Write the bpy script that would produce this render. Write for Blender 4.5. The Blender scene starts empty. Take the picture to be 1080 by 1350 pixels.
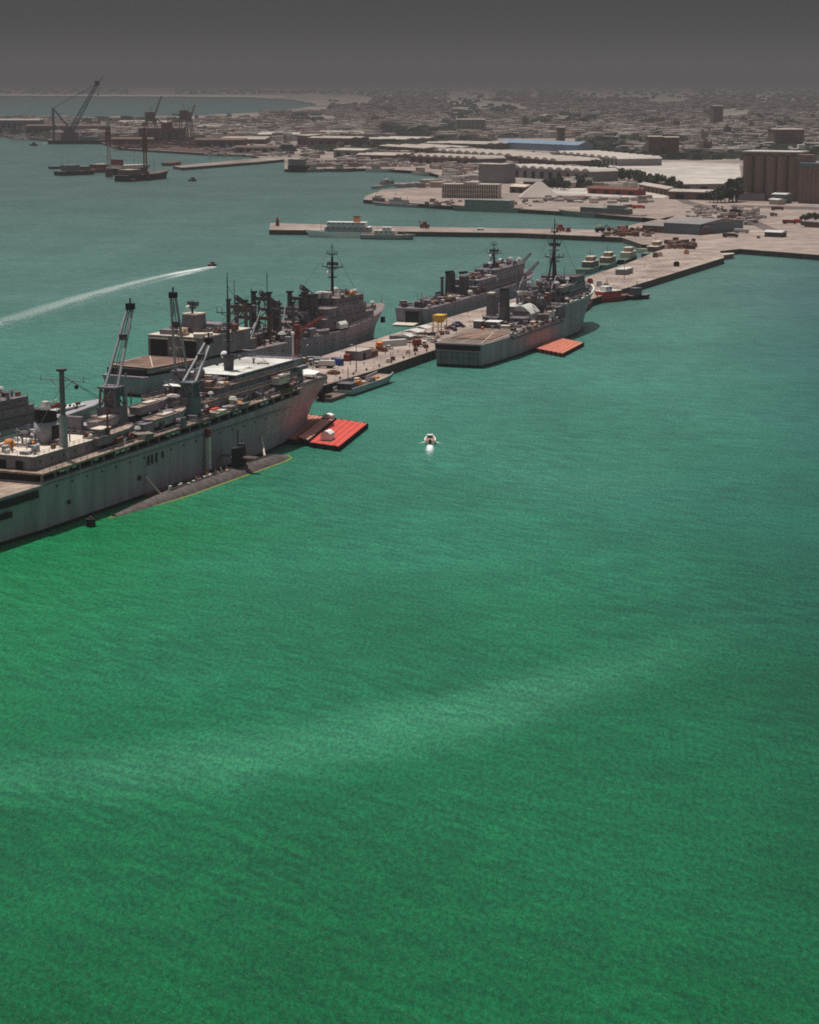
import bpy, bmesh, math, random
from mathutils import Vector, Matrix, noise
R = math.radians
SC = bpy.context.scene
COL = SC.collection
# ---------------------------------------------------------------- camera
F = 2800.; H = 115.; YH = 102.
PT = math.atan((675 - YH) / F)
cd = bpy.data.cameras.new('camera'); cam = bpy.data.objects.new('camera', cd); COL.objects.link(cam)
cam.location = (0, 0, H); cam.rotation_euler = (R(90) - PT, 0, 0)
cd.sensor_fit = 'VERTICAL'; cd.sensor_height = 24
cd.lens = 24 * F / 1350.
cd.clip_start = 1; cd.clip_end = 400000
SC.camera = cam
# ---------------------------------------------------------------- world, sun, exposure
SUN_EL, SUN_AZ = 76., -35.          # azimuth measured clockwise from +Y (the viewing direction)
w = bpy.data.worlds.new('World'); SC.world = w; w.use_nodes = True
nt = w.node_tree; N = nt.nodes; L = nt.links; N.clear()
sky = N.new('ShaderNodeTexSky'); sky.sky_type = 'NISHITA'; sky.sun_disc = False
sky.sun_elevation = R(SUN_EL); sky.sun_rotation = R(SUN_AZ); sky.altitude = 100
sky.air_density = 1.0; sky.dust_density = 3.0; sky.ozone_density = 1.0
hsv = N.new('ShaderNodeHueSaturation'); hsv.inputs['Saturation'].default_value = .25; hsv.inputs['Value'].default_value = .95
# a dusty, leaden sky low down; brighter overhead, out of view, for fill light
tc = N.new('ShaderNodeTexCoord'); sp = N.new('ShaderNodeSeparateXYZ'); L.new(tc.outputs['Generated'], sp.inputs[0])
rp = N.new('ShaderNodeValToRGB'); L.new(sp.outputs['Z'], rp.inputs[0])
e = rp.color_ramp.elements; e[0].position = 0.; e[0].color = (.34, .34, .365, 1); e[1].position = .045; e[1].color = (.22, .245, .30, 1)
for p_, c_ in ((.09, (.36, .40, .47)), (.22, (.70, .82, .90)), (.45, (1, 1, 1)), (1., (1, 1, 1))): x_ = e.new(p_); x_.color = c_ + (1,)
mx = N.new('ShaderNodeMix'); mx.data_type = 'RGBA'; mx.blend_type = 'MULTIPLY'; mx.inputs[0].default_value = 1
L.new(sky.outputs[0], hsv.inputs['Color']); L.new(hsv.outputs[0], mx.inputs[6]); L.new(rp.outputs[0], mx.inputs[7])
bg = N.new('ShaderNodeBackground'); bg.inputs[1].default_value = .05
L.new(mx.outputs[2], bg.inputs[0]); wo = N.new('ShaderNodeOutputWorld'); L.new(bg.outputs[0], wo.inputs[0])
sd = bpy.data.lights.new('sun', 'SUN'); sd.energy = 3.4; sd.angle = R(.53); sd.color = (1, .95, .88)
so = bpy.data.objects.new('sun', sd); COL.objects.link(so)
so.rotation_euler = Vector((-math.sin(R(SUN_AZ)) * math.cos(R(SUN_EL)), -math.cos(R(SUN_AZ)) * math.cos(R(SUN_EL)), -math.sin(R(SUN_EL)))).to_track_quat('-Z', 'Y').to_euler()
SC.view_settings.view_transform = 'Standard'; SC.view_settings.look = 'None'
SC.view_settings.exposure = .35; SC.view_settings.gamma = 1
SC.render.engine = 'CYCLES'
SC.cycles.use_denoising = False; SC.cycles.use_adaptive_sampling = False; SC.cycles.filter_width = 1.8; SC.cycles.sample_clamp_indirect = 2; SC.cycles.sample_clamp_direct = 3; SC.cycles.max_bounces = 5; SC.cycles.volume_bounces = 0
HAZE_D = 1.35e-4; HAZE_C = (.245, .241, .252, 1)

# ---------------------------------------------------------------- helpers
def P(u, v, z=0.):
    """point of the plane at height z that the photograph shows at pixel (u, v)"""
    a = (u - 540) / F; b = (v - 675) / F
    dy = math.cos(PT) - b * math.sin(PT); dz = -math.sin(PT) - b * math.cos(PT)
    k = (z - H) / dz
    return Vector((a * k, dy * k, z))
def shader(name):
    m = bpy.data.materials.new(name); m.use_nodes = True
    t = m.node_tree; return m, t.nodes, t.links, t.nodes['Principled BSDF']
def mat(name, c, rough=.7, var=.25, scale=.6, metal=0., streak=False, boot=None, spec=.3, seams=None):
    m, N, L, b = shader(name)
    b.inputs['Roughness'].default_value = rough; b.inputs['Metallic'].default_value = metal
    b.inputs['Specular IOR Level'].default_value = spec
    tc = N.new('ShaderNodeTexCoord'); mp = N.new('ShaderNodeMapping'); L.new(tc.outputs['Object'], mp.inputs[0])
    mp.inputs['Scale'].default_value = (1, 1, .18 if streak else 1)
    n = N.new('ShaderNodeTexNoise'); n.inputs['Scale'].default_value = scale; n.inputs['Detail'].default_value = 7; n.inputs['Roughness'].default_value = .65
    L.new(mp.outputs[0], n.inputs[0])
    r = N.new('ShaderNodeValToRGB'); L.new(n.outputs[0], r.inputs[0])
    r.color_ramp.elements[0].position = .3; r.color_ramp.elements[1].position = .7
    r.color_ramp.elements[0].color = tuple(x * (1 - var) for x in c) + (1,)
    r.color_ramp.elements[1].color = tuple(min(1, x * (1 + var)) for x in c) + (1,)
    out = r.outputs[0]
    if streak:                                   # rust runs
        n2 = N.new('ShaderNodeTexNoise'); n2.inputs['Scale'].default_value = .35; n2.inputs['Detail'].default_value = 8; n2.inputs['Roughness'].default_value = .8
        m2 = N.new('ShaderNodeMapping'); m2.inputs['Scale'].default_value = (1.3, 1.3, .25); L.new(tc.outputs['Object'], m2.inputs[0]); L.new(m2.outputs[0], n2.inputs[0])
        r2 = N.new('ShaderNodeValToRGB'); L.new(n2.outputs[0], r2.inputs[0])
        r2.color_ramp.elements[0].position = .56; r2.color_ramp.elements[1].position = .74
        r2.color_ramp.elements[0].color = (0, 0, 0, 1); r2.color_ramp.elements[1].color = (.55, .55, .55, 1)
        x = N.new('ShaderNodeMix'); x.data_type = 'RGBA'; L.new(r2.outputs[0], x.inputs[0]); L.new(out, x.inputs[6]); x.inputs[7].default_value = (.16, .085, .055, 1); out = x.outputs[2]
    if seams:                                    # plate or slab joints, laid out in plan
        br = N.new('ShaderNodeTexBrick'); L.new(tc.outputs['Object'], br.inputs[0]); br.inputs['Scale'].default_value = 1; br.inputs['Mortar Size'].default_value = seams[2]
        br.inputs['Brick Width'].default_value = seams[0]; br.inputs['Row Height'].default_value = seams[1]; br.inputs['Color1'].default_value = (1, 1, 1, 1); br.inputs['Color2'].default_value = (.86, .85, .84, 1); br.inputs['Mortar'].default_value = (.45, .42, .4, 1)
        n3 = N.new('ShaderNodeTexNoise'); n3.inputs['Scale'].default_value = .045; n3.inputs['Detail'].default_value = 9; n3.inputs['Roughness'].default_value = .72; L.new(tc.outputs['Object'], n3.inputs[0])
        r3 = N.new('ShaderNodeValToRGB'); L.new(n3.outputs[0], r3.inputs[0]); r3.color_ramp.elements[0].position = .36; r3.color_ramp.elements[0].color = (.52, .48, .46, 1); r3.color_ramp.elements[1].position = .6; r3.color_ramp.elements[1].color = (1.05, 1.05, 1.05, 1)
        for q in (br.outputs[0], r3.outputs[0]):
            x = N.new('ShaderNodeMix'); x.data_type = 'RGBA'; x.blend_type = 'MULTIPLY'; x.inputs[0].default_value = 1; L.new(out, x.inputs[6]); L.new(q, x.inputs[7]); out = x.outputs[2]
    if boot is not None:                         # black boot topping at the waterline
        s = N.new('ShaderNodeSeparateXYZ'); L.new(tc.outputs['Object'], s.inputs[0])
        c1 = N.new('ShaderNodeMath'); c1.operation = 'LESS_THAN'; L.new(s.outputs[2], c1.inputs[0]); c1.inputs[1].default_value = boot
        x = N.new('ShaderNodeMix'); x.data_type = 'RGBA'; L.new(c1.outputs[0], x.inputs[0]); L.new(out, x.inputs[6]); x.inputs[7].default_value = (.02, .018, .018, 1); out = x.outputs[2]
    L.new(out, b.inputs['Base Color'])
    return m
M = {}
def defm(k, *a, **kw): M[k] = mat(k, *a, **kw)
defm('hull_gray', (.32, .285, .32), .55, .3, .22, streak=True, boot=1.0)
defm('hull_warm', (.31, .235, .275), .55, .3, .22, streak=True, boot=1.0)
defm('hull_pale', (.27, .31, .31), .55, .15, .25, streak=True, boot=.7)
defm('haze_gray', (.205, .18, .205), .6, .35, .35, streak=True)
defm('dark_gray', (.085, .072, .08), .7, .3, .8)
defm('mid_gray', (.16, .138, .155), .65, .25, .6)
defm('pale_gray', (.31, .30, .325), .6, .2, .6)
defm('deck_tan', (.36, .27, .215), .85, .35, .35, seams=(9, 3, .1))
defm('deck_gray', (.22, .18, .165), .85, .3, .3)
defm('deck_brown', (.22, .135, .105), .85, .3, .25, seams=(8, 4, .12))
defm('flight_deck', (.20, .16, .14), .85, .3, .25, seams=(8, 4, .12))
defm('flat_black', (.018, .016, .017), .8, .3, .8)  # plain black; also painted where recesses and openings lie in shade
defm('white_paint', (.78, .77, .73), .6, .07, .3)
defm('awning_cloth', (.68, .69, .66), .8, .16, .5, seams=(6, 3, .06))
defm('dirty_white', (.56, .55, .52), .7, .15, .6)
defm('canvas', (.6, .52, .44), .9, .15, .7)
defm('orange', (.62, .22, .05), .7, .2, .8)
defm('yellow', (.62, .38, .06), .7, .15, .8)
defm('red', (.58, .07, .05), .75, .2, .35)
defm('dull_red', (.22, .045, .04), .8, .25, .5)
defm('pontoon_brown', (.46, .19, .14), .85, .3, .5)
defm('salmon', (.62, .29, .22), .85, .2, .5)
defm('brick_salmon', (.52, .17, .11), .85, .25, .4)
defm('blue', (.035, .06, .22), .6, .2, .8)
defm('rust', (.17, .075, .055), .85, .35, .5)
defm('rubber', (.02, .02, .02), .85, .2, 2.)
defm('glass', (.02, .025, .03), .15, .1, 1., spec=.6)
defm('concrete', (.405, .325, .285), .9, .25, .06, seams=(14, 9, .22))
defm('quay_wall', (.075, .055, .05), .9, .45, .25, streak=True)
defm('sub_black', (.09, .072, .07), .7, .55, .5)
defm('underwater_yellow', (.15, .19, .035), .8, .4, 1.)
defm('green', (.09, .15, .11), .7, .2, .8)
defm('sea_green', (.20, .25, .22), .7, .15, .8)
defm('steel_blue', (.13, .16, .19), .7, .2, .4)
defm('roof_pale', (.44, .38, .335), .9, .15, .05)
defm('roof_gray', (.23, .215, .215), .9, .15, .05)
defm('roof_white', (.52, .46, .415), .9, .12, .05)
defm('roof_blue', (.20, .28, .38), .7, .12, .05)
defm('wall_brown', (.16, .105, .09), .9, .2, .08)
defm('silo_wall', (.23, .16, .135), .9, .18, .05, streak=True)
defm('skin', (.36, .2, .14), .7, .1, 3.)
defm('hair', (.03, .022, .018), .8, .1, 3.)
defm('bark', (.10, .07, .05), .9, .3, 1.)
defm('leaf', (.075, .085, .055), .85, .5, .3)

class MB:
    """collects shapes into one mesh"""
    def __init__(s): s.v = []; s.f = []; s.mk = []
    def each(s, name, m, parent=None):
        """every shape added becomes an object of its own"""
        mk = s.mk + [(len(s.v), len(s.f))]
        for (v0, f0), (v1, f1) in zip(mk, mk[1:]):
            b = MB(); b.add(s.v[v0:v1], [tuple(i - v0 for i in f) for f in s.f[f0:f1]]); b.build(name, m, parent)
    def add(s, vs, fs):
        n = len(s.v); s.mk.append((n, len(s.f))); s.v += [tuple(v) for v in vs]; s.f += [tuple(i + n for i in f) for f in fs]; return s
    def box(s, x0, x1, y0, y1, z0, z1, tx=0., ty=0.):
        return s.add([(x0, y0, z0), (x1, y0, z0), (x1, y1, z0), (x0, y1, z0), (x0 + tx, y0 + ty, z1), (x1 - tx, y0 + ty, z1), (x1 - tx, y1 - ty, z1), (x0 + tx, y1 - ty, z1)],
                     [(3, 2, 1, 0), (4, 5, 6, 7), (0, 1, 5, 4), (1, 2, 6, 5), (2, 3, 7, 6), (3, 0, 4, 7)])
    def bar(s, p, q, w, h=None):
        p = Vector(p); q = Vector(q); d = q - p
        if d.length < 1e-6: return s
        d.normalize(); u = Vector((0, 0, 1)) if abs(d.z) < .95 else Vector((1, 0, 0))
        a = d.cross(u).normalized(); b = a.cross(d).normalized(); a *= w / 2; b *= (h or w) / 2
        vs = [p - a - b, p + a - b, p + a + b, p - a + b, q - a - b, q + a - b, q + a + b, q - a + b]
        return s.add(vs, [(3, 2, 1, 0), (4, 5, 6, 7), (0, 1, 5, 4), (1, 2, 6, 5), (2, 3, 7, 6), (3, 0, 4, 7)])
    def cyl(s, p, q, r0, r1=None, n=10, sy=1.):
        if r1 is None: r1 = r0
        p = Vector(p); q = Vector(q); d = (q - p).normalized()
        u = Vector((0, 1, 0)) if abs(d.z) > .9 else Vector((0, 0, 1))
        a = u.cross(d).normalized(); b = d.cross(a)
        vs = []
        for c, r in ((p, r0), (q, r1)):
            for i in range(n):
                t = 2 * math.pi * i / n; vs.append(c + a * (r * math.cos(t)) + b * (r * sy * math.sin(t)))
        fs = [(i, (i + 1) % n, n + (i + 1) % n, n + i) for i in range(n)] + [tuple(range(n - 1, -1, -1)), tuple(range(n, 2 * n))]
        return s.add(vs, fs)
    def prism(s, poly, z0, z1):
        n = len(poly)
        vs = [(x, y, z0) for x, y in poly] + [(x, y, z1) for x, y in poly]
        return s.add(vs, [(i, (i + 1) % n, n + (i + 1) % n, n + i) for i in range(n)] + [tuple(range(n - 1, -1, -1)), tuple(range(n, 2 * n))])
    def ball(s, c, r, n=10, k=6, sz=1.):
        vs = []; fs = []
        for j in range(k + 1):
            t = math.pi * j / k
            for i in range(n):
                a = 2 * math.pi * i / n; vs.append((c[0] + r * math.sin(t) * math.cos(a), c[1] + r * math.sin(t) * math.sin(a), c[2] + r * sz * math.cos(t)))
        for j in range(k):
            for i in range(n): fs.append((j * n + i, (j + 1) * n + i, (j + 1) * n + (i + 1) % n, j * n + (i + 1) % n))
        return s.add(vs, fs)
    def barrel(s, x0, x1, y0, y1, z0, z1, rise, n=10):
        """shed with a rounded roof along x, closed"""
        pr = [(y0, z0)] + [(y0 + (y1 - y0) * i / n, z1 + rise * math.sin(math.pi * i / n)) for i in range(n + 1)] + [(y1, z0)]
        k = len(pr); vs = [(x0, y, z) for y, z in pr] + [(x1, y, z) for y, z in pr]
        return s.add(vs, [(i, (i + 1) % k, k + (i + 1) % k, k + i) for i in range(k)] + [tuple(range(k - 1, -1, -1)), tuple(range(k, 2 * k))])
    def gable(s, x0, x1, y0, y1, z0, z1, rise, n=1):
        """ridged roof (n ridges along y) on walls"""
        for j in range(n):
            a = y0 + (y1 - y0) * j / n; b = y0 + (y1 - y0) * (j + 1) / n; c = (a + b) / 2
            pr = [(a, z0), (b, z0), (b, z1), (c, z1 + rise), (a, z1)]
            vs = [(x0, y, z) for y, z in pr] + [(x1, y, z) for y, z in pr]
            s.add(vs, [(i, (i + 1) % 5, 5 + (i + 1) % 5, 5 + i) for i in range(5)] + [(4, 3, 2, 1, 0), (5, 6, 7, 8, 9)])
        return s
    def lattice(s, p, q, w0, w1, nb, t):
        """square lattice boom from p to q"""
        p = Vector(p); q = Vector(q); d = (q - p).normalized(); u = Vector((0, 1, 0)) if abs(d.y) < .9 else Vector((1, 0, 0))
        a = d.cross(u).normalized(); b = a.cross(d).normalized(); prev = None
        for i in range(nb + 1):
            f = i / nb; c = p.lerp(q, f); w = (w0 + (w1 - w0) * f) / 2
            cs = [c + a * w + b * w, c + a * w - b * w, c - a * w - b * w, c - a * w + b * w]
            for k in range(4): s.bar(cs[k], cs[(k + 1) % 4], t * .7)
            if prev:
                for k in range(4): s.bar(prev[k], cs[k], t); s.bar(prev[k], cs[(k + 1) % 4], t * .6)
            prev = cs
        return s
    def build(s, name, m, parent=None, smooth=False, label=None):
        me = bpy.data.meshes.new(name); me.from_pydata(s.v, [], s.f); me.materials.append(M[m] if isinstance(m, str) else m); me.update()
        bm = bmesh.new(); bm.from_mesh(me); bmesh.ops.recalc_face_normals(bm, faces=bm.faces); bm.to_mesh(me); bm.free()
        if smooth:
            for p in me.polygons: p.use_smooth = True
        o = bpy.data.objects.new(name, me); COL.objects.link(o)
        if parent: o.parent = parent
        if label: o['label'] = label
        return o
def tag(o, label=None, cat=None, group=None, kind=None):
    if label: o['label'] = label
    if cat: o['category'] = cat
    if group: o['group'] = group
    if kind: o['kind'] = kind
    return o
def thing(name, label, cat, loc=(0, 0, 0), rz=0., group=None):
    o = bpy.data.objects.new(name, None); COL.objects.link(o); o.location = loc; o.rotation_euler = (0, 0, rz); o.empty_display_size = 1
    return tag(o, label, cat, group)
def dup(root, loc, rz=0., label=None, group=None, mats=None, scale=None):
    r = root.copy(); COL.objects.link(r); r.location = loc; r.rotation_euler = (0, 0, rz)
    if scale: r.scale = scale
    if label: r['label'] = label
    if group: r['group'] = group
    def rec(a, b):
        for ch in [o for o in a.children]:
            c = ch.copy(); COL.objects.link(c); c.parent = b
            if mats and ch.name.split('.')[0] in mats:
                c.data = ch.data.copy(); c.data.materials.clear(); c.data.materials.append(M[mats[ch.name.split('.')[0]]])
            rec(ch, c)
    rec(root, r)
    return r
class Frame:
    def __init__(s, org, hd):
        s.o = Vector((org[0], org[1], 0)); h = R(hd); s.f = Vector((math.sin(h), math.cos(h), 0)); s.p = Vector((-math.cos(h), math.sin(h), 0)); s.rz = R(90 - hd)
    def __call__(s, x, y, z=0.): return s.o + s.f * x + s.p * y + Vector((0, 0, z))
def hull(st, name, m, parent, zb=-3.):
    """st: (x at waterline, half beam there, x at deck, half beam there, deck height) from the stern forward"""
    b = MB(); vs = []; K = 4
    for xw, hw, xd, hd, zd in st:
        ring = []
        for sgn in (-1, 1):
            col = [(xw, sgn * hw * .96, zb), (xw, sgn * hw, 0)]
            for i in range(1, K + 1):
                t = i / K; e = t ** 1.5
                col.append((xw + (xd - xw) * e, sgn * (hw + (hd - hw) * e), zd * t))
            ring.append(col)
        vs += ring[0] + ring[1]
    n = K + 2; fs = []
    for i in range(len(st) - 1):
        for side in range(2):
            for j in range(n - 1):
                a = i * 2 * n + side * n + j; c = a + 2 * n; fs.append((a, c, c + 1, a + 1))
        a = i * 2 * n; c = a + 2 * n
        fs.append((a + n - 1, c + n - 1, c + 2 * n - 1, a + 2 * n - 1)); fs.append((a, c, c + n, a + n))
    for e in (0, (len(st) - 1) * 2 * n):
        for j in range(n - 1): fs.append((e + j, e + j + 1, e + n + j + 1, e + n + j))
    b.add(vs, fs); return b.build(name, m, parent)
def deck_sheet(st, name, m, parent, inset=.35, dz=.06, x0=-1e9, x1=1e9):
    pts = [s for s in st if x0 <= s[2] <= x1]; b = MB(); vs = []
    for s in pts: h = max(.05, s[3] - inset); vs += [(s[2], -h, s[4] + dz), (s[2], h, s[4] + dz)]
    b.add(vs, [(2 * i, 2 * i + 2, 2 * i + 3, 2 * i + 1) for i in range(len(pts) - 1)])
    return b.build(name, m, parent)
def rails(b, pts, h=1.1, step=2.4, t=.12):
    for p, q in zip(pts, pts[1:]):
        p = Vector(p); q = Vector(q); n = max(1, int((q - p).length / step))
        for i in range(n + 1): c = p.lerp(q, i / n); b.bar(c, c + Vector((0, 0, h)), t)
        for k in (.5, 1.): b.bar(p + Vector((0, 0, h * k)), q + Vector((0, 0, h * k)), t * .8)
    return b
# deck fittings shared by the ships ---------------------------------------------------------
def proto(b, m, name):
    o = b.build(name, m); me = o.data; bpy.data.objects.remove(o); return me
FIT = {
 'vent': [proto(MB().cyl((0, 0, 0), (0, 0, 1.4), .35).cyl((0, 0, 1.4), (0, 0, 1.9), .8, .5), m, 'vent') for m in ('haze_gray', 'dirty_white', 'mid_gray')],
 'locker': [proto(MB().box(-.9, .9, -.5, .5, 0, 1.2, .05, .05).box(-1, 1, -.6, .6, 1.2, 1.35), m, 'locker') for m in ('haze_gray', 'pale_gray', 'deck_brown', 'canvas', 'rust')],
 'winch': [proto(MB().cyl((0, -1.1, .9), (0, 1.1, .9), .55).box(-.7, .7, -1.4, -1.1, 0, 1.6).box(-.7, .7, 1.1, 1.4, 0, 1.6).box(-.8, -.4, -1, 1, 0, .5), m, 'winch') for m in ('dark_gray', 'mid_gray', 'rust')],
 'hatch': [proto(MB().box(-1.6, 1.6, -1.3, 1.3, 0, .6).box(-1.7, 1.7, -1.4, 1.4, .6, .8), m, 'hatch') for m in ('mid_gray', 'deck_gray', 'canvas')],
 'bollard': [proto(MB().box(-.8, .8, -.3, .3, 0, .15).cyl((-.5, 0, .1), (-.5, 0, .8), .22).cyl((.5, 0, .1), (.5, 0, .8), .22), m, 'bollard') for m in ('flat_black', 'dark_gray')],
 'life_raft': [proto(MB().cyl((-.8, 0, .6), (.8, 0, .6), .42).box(-.6, .6, -.4, .4, 0, .3), m, 'life_raft') for m in ('white_paint', 'dirty_white')],
 'reel': [proto(MB().cyl((0, -.5, .8), (0, .5, .8), .8).box(-.2, .2, -.7, -.5, 0, 1).box(-.2, .2, .5, .7, 0, 1), m, 'hose_reel') for m in ('rust', 'dark_gray', 'orange')],
}
def fit(root, kind, x, y, z, rz=0., s=1., rnd=random):
    me = rnd.choice(FIT[kind]); o = bpy.data.objects.new(me.name.split('.')[0], me); COL.objects.link(o)
    o.parent = root; o.location = (x, y, z); o.rotation_euler = (0, 0, rz); o.scale = (s, s, s); return o
def clutter(root, x0, x1, y0, y1, z, n, seed, kinds=('vent', 'locker', 'winch', 'hatch', 'locker', 'bollard', 'reel'), smin=.8, smax=1.5):
    rnd = random.Random(seed)
    for i in range(n):
        x = rnd.uniform(x0, x1); y = rnd.uniform(y0, y1)
        fit(root, rnd.choice(kinds), x, y, z(x) if callable(z) else z, rnd.choice((0, R(90), rnd.uniform(0, 6))), rnd.uniform(smin, smax), rnd)
def mast(root, x, y, z0, z1, r=.5, yards=((.7, 5),), m='dark_gray', radar=True, name='mast', tripod=False):
    b = MB().cyl((x, y, z0), (x, y, z0 + (z1 - z0) * .75), r, r * .7, 8).cyl((x, y, z0 + (z1 - z0) * .75), (x, y, z1), r * .35, r * .2, 6)
    h = z1 - z0
    if tripod:
        for dx, dy in ((-3, 2.2), (-3, -2.2), (2.6, 0)): b.bar((x + dx, y + dy, z0), (x, y, z0 + h * .6), r * .7)
    for f, wd in yards:
        z = z0 + h * f; b.bar((x, y - wd, z), (x, y + wd, z), r * .5)
        b.bar((x, y - wd * .7, z), (x, y, z - wd * .35), r * .25); b.bar((x, y + wd * .7, z), (x, y, z - wd * .35), r * .25)
        for s in (-.95, -.5, .5, .95): b.bar((x, y + wd * s, z), (x, y + wd * s, z + 1.6), r * .25)
    for f in (.35, .52): b.cyl((x, y, z0 + h * f), (x, y, z0 + h * f + .25), r * 3., None, 8)
    o = b.build(name, m, root)
    if radar:
        MB().box(x + .3, x + .7, y - 2.6, y + 2.6, z0 + h * .58, z0 + h * .58 + 1.5).cyl((x, y, z0 + h * .54), (x + .3, y, z0 + h * .6), .4).build('radar', 'mid_gray', o)
        MB().ball((x - 1., y + 1.3, z0 + h * .44), .9).build('radome', 'white_paint', o, True)
    return o
def win_band(b, x0, x1, y0, y1, z, h=.7, step=2., w=1.1, t=.04):
    """window panes set proud of the four faces of a block"""
    x = x0 + step / 2
    while x < x1 - .3:
        for yy in (y0 - t, y1): b.box(x - w / 2, x + w / 2, yy, yy + t, z, z + h)
        x += step
    y = y0 + step / 2
    while y < y1 - .3:
        for xx in (x0 - t, x1): b.box(xx, xx + t, y - w / 2, y + w / 2, z, z + h)
        y += step
def house(root, x0, x1, y0, y1, z0, z1, m='haze_gray', roof='deck_gray', name='deckhouse', win=True, t=.15, rail=True):
    b = MB().box(x0, x1, y0, y1, z0, z1); o = b.build(name, m, root)
    MB().box(x0 - t, x1 + t, y0 - t, y1 + t, z1 + .003, z1 + .15).build('roof', roof, o)
    if rail: rails(MB(), [(x0, y0, z1 + .15), (x1, y0, z1 + .15), (x1, y1, z1 + .15), (x0, y1, z1 + .15), (x0, y0, z1 + .15)], t=.09).build('railing', 'pale_gray', o)
    if win and z1 - z0 > 1.8:
        w = MB(); n = max(2, min(9, int((x1 - x0) / 5.5))); zz = z0 + (z1 - z0) * .45
        for i in range(n): x = x0 + (x1 - x0) * (i + .5) / n; w.box(x - .45, x + .45, y0 - .06, y0, zz, zz + .8)
        for i in range(3): y = y0 + (y1 - y0) * (i + .5) / 3; w.box(x0 - .06, x0, y - .5, y + .5, z0 + .15, z0 + 2.1)
        w.each('window', 'glass', o)
    return o

FIT['post'] = [proto(MB().cyl((0, 0, 0), (0, 0, 4.6), .14, .1, 6).bar((0, -.9, 4.2), (0, .9, 4.2), .12), m, 'antenna_post') for m in ('dark_gray', 'pale_gray', 'mid_gray')]
FIT['davit'] = [proto(MB().bar((0, 0, 0), (0, 0, 2.6), .3).bar((0, 0, 2.6), (1.6, 0, 3.6), .26).bar((1.6, 0, 3.6), (1.6, 0, 2.2), .1), m, 'davit') for m in ('mid_gray', 'haze_gray')]
FIT['shed'] = [proto(MB().box(-1.8, 1.8, -1.4, 1.4, 0, 2.4).box(-1.95, 1.95, -1.55, 1.55, 2.4, 2.55).box(-1.86, -1.8, -.4, .4, .1, 1.9), m, 'deck_locker_house') for m in ('haze_gray', 'mid_gray', 'dark_gray')]
FIT['pipe'] = [proto(MB().cyl((-2.4, 0, .4), (2.4, 0, .4), .2, None, 6).cyl((-2.4, .6, .4), (2.4, .6, .4), .2, None, 6).box(-2, -1.8, -.3, .9, 0, .4).box(1.8, 2, -.3, .9, 0, .4), m, 'pipe_run') for m in ('rust', 'mid_gray', 'deck_brown')]
ALLK = ('vent', 'locker', 'winch', 'hatch', 'locker', 'reel', 'post', 'davit', 'shed', 'pipe', 'shed')
def rig(root, pts, t=.1):
    b = MB()
    for p, q in pts: b.bar(p, q, t)
    b.each('rigging_wire', 'dark_gray', root)
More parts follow.
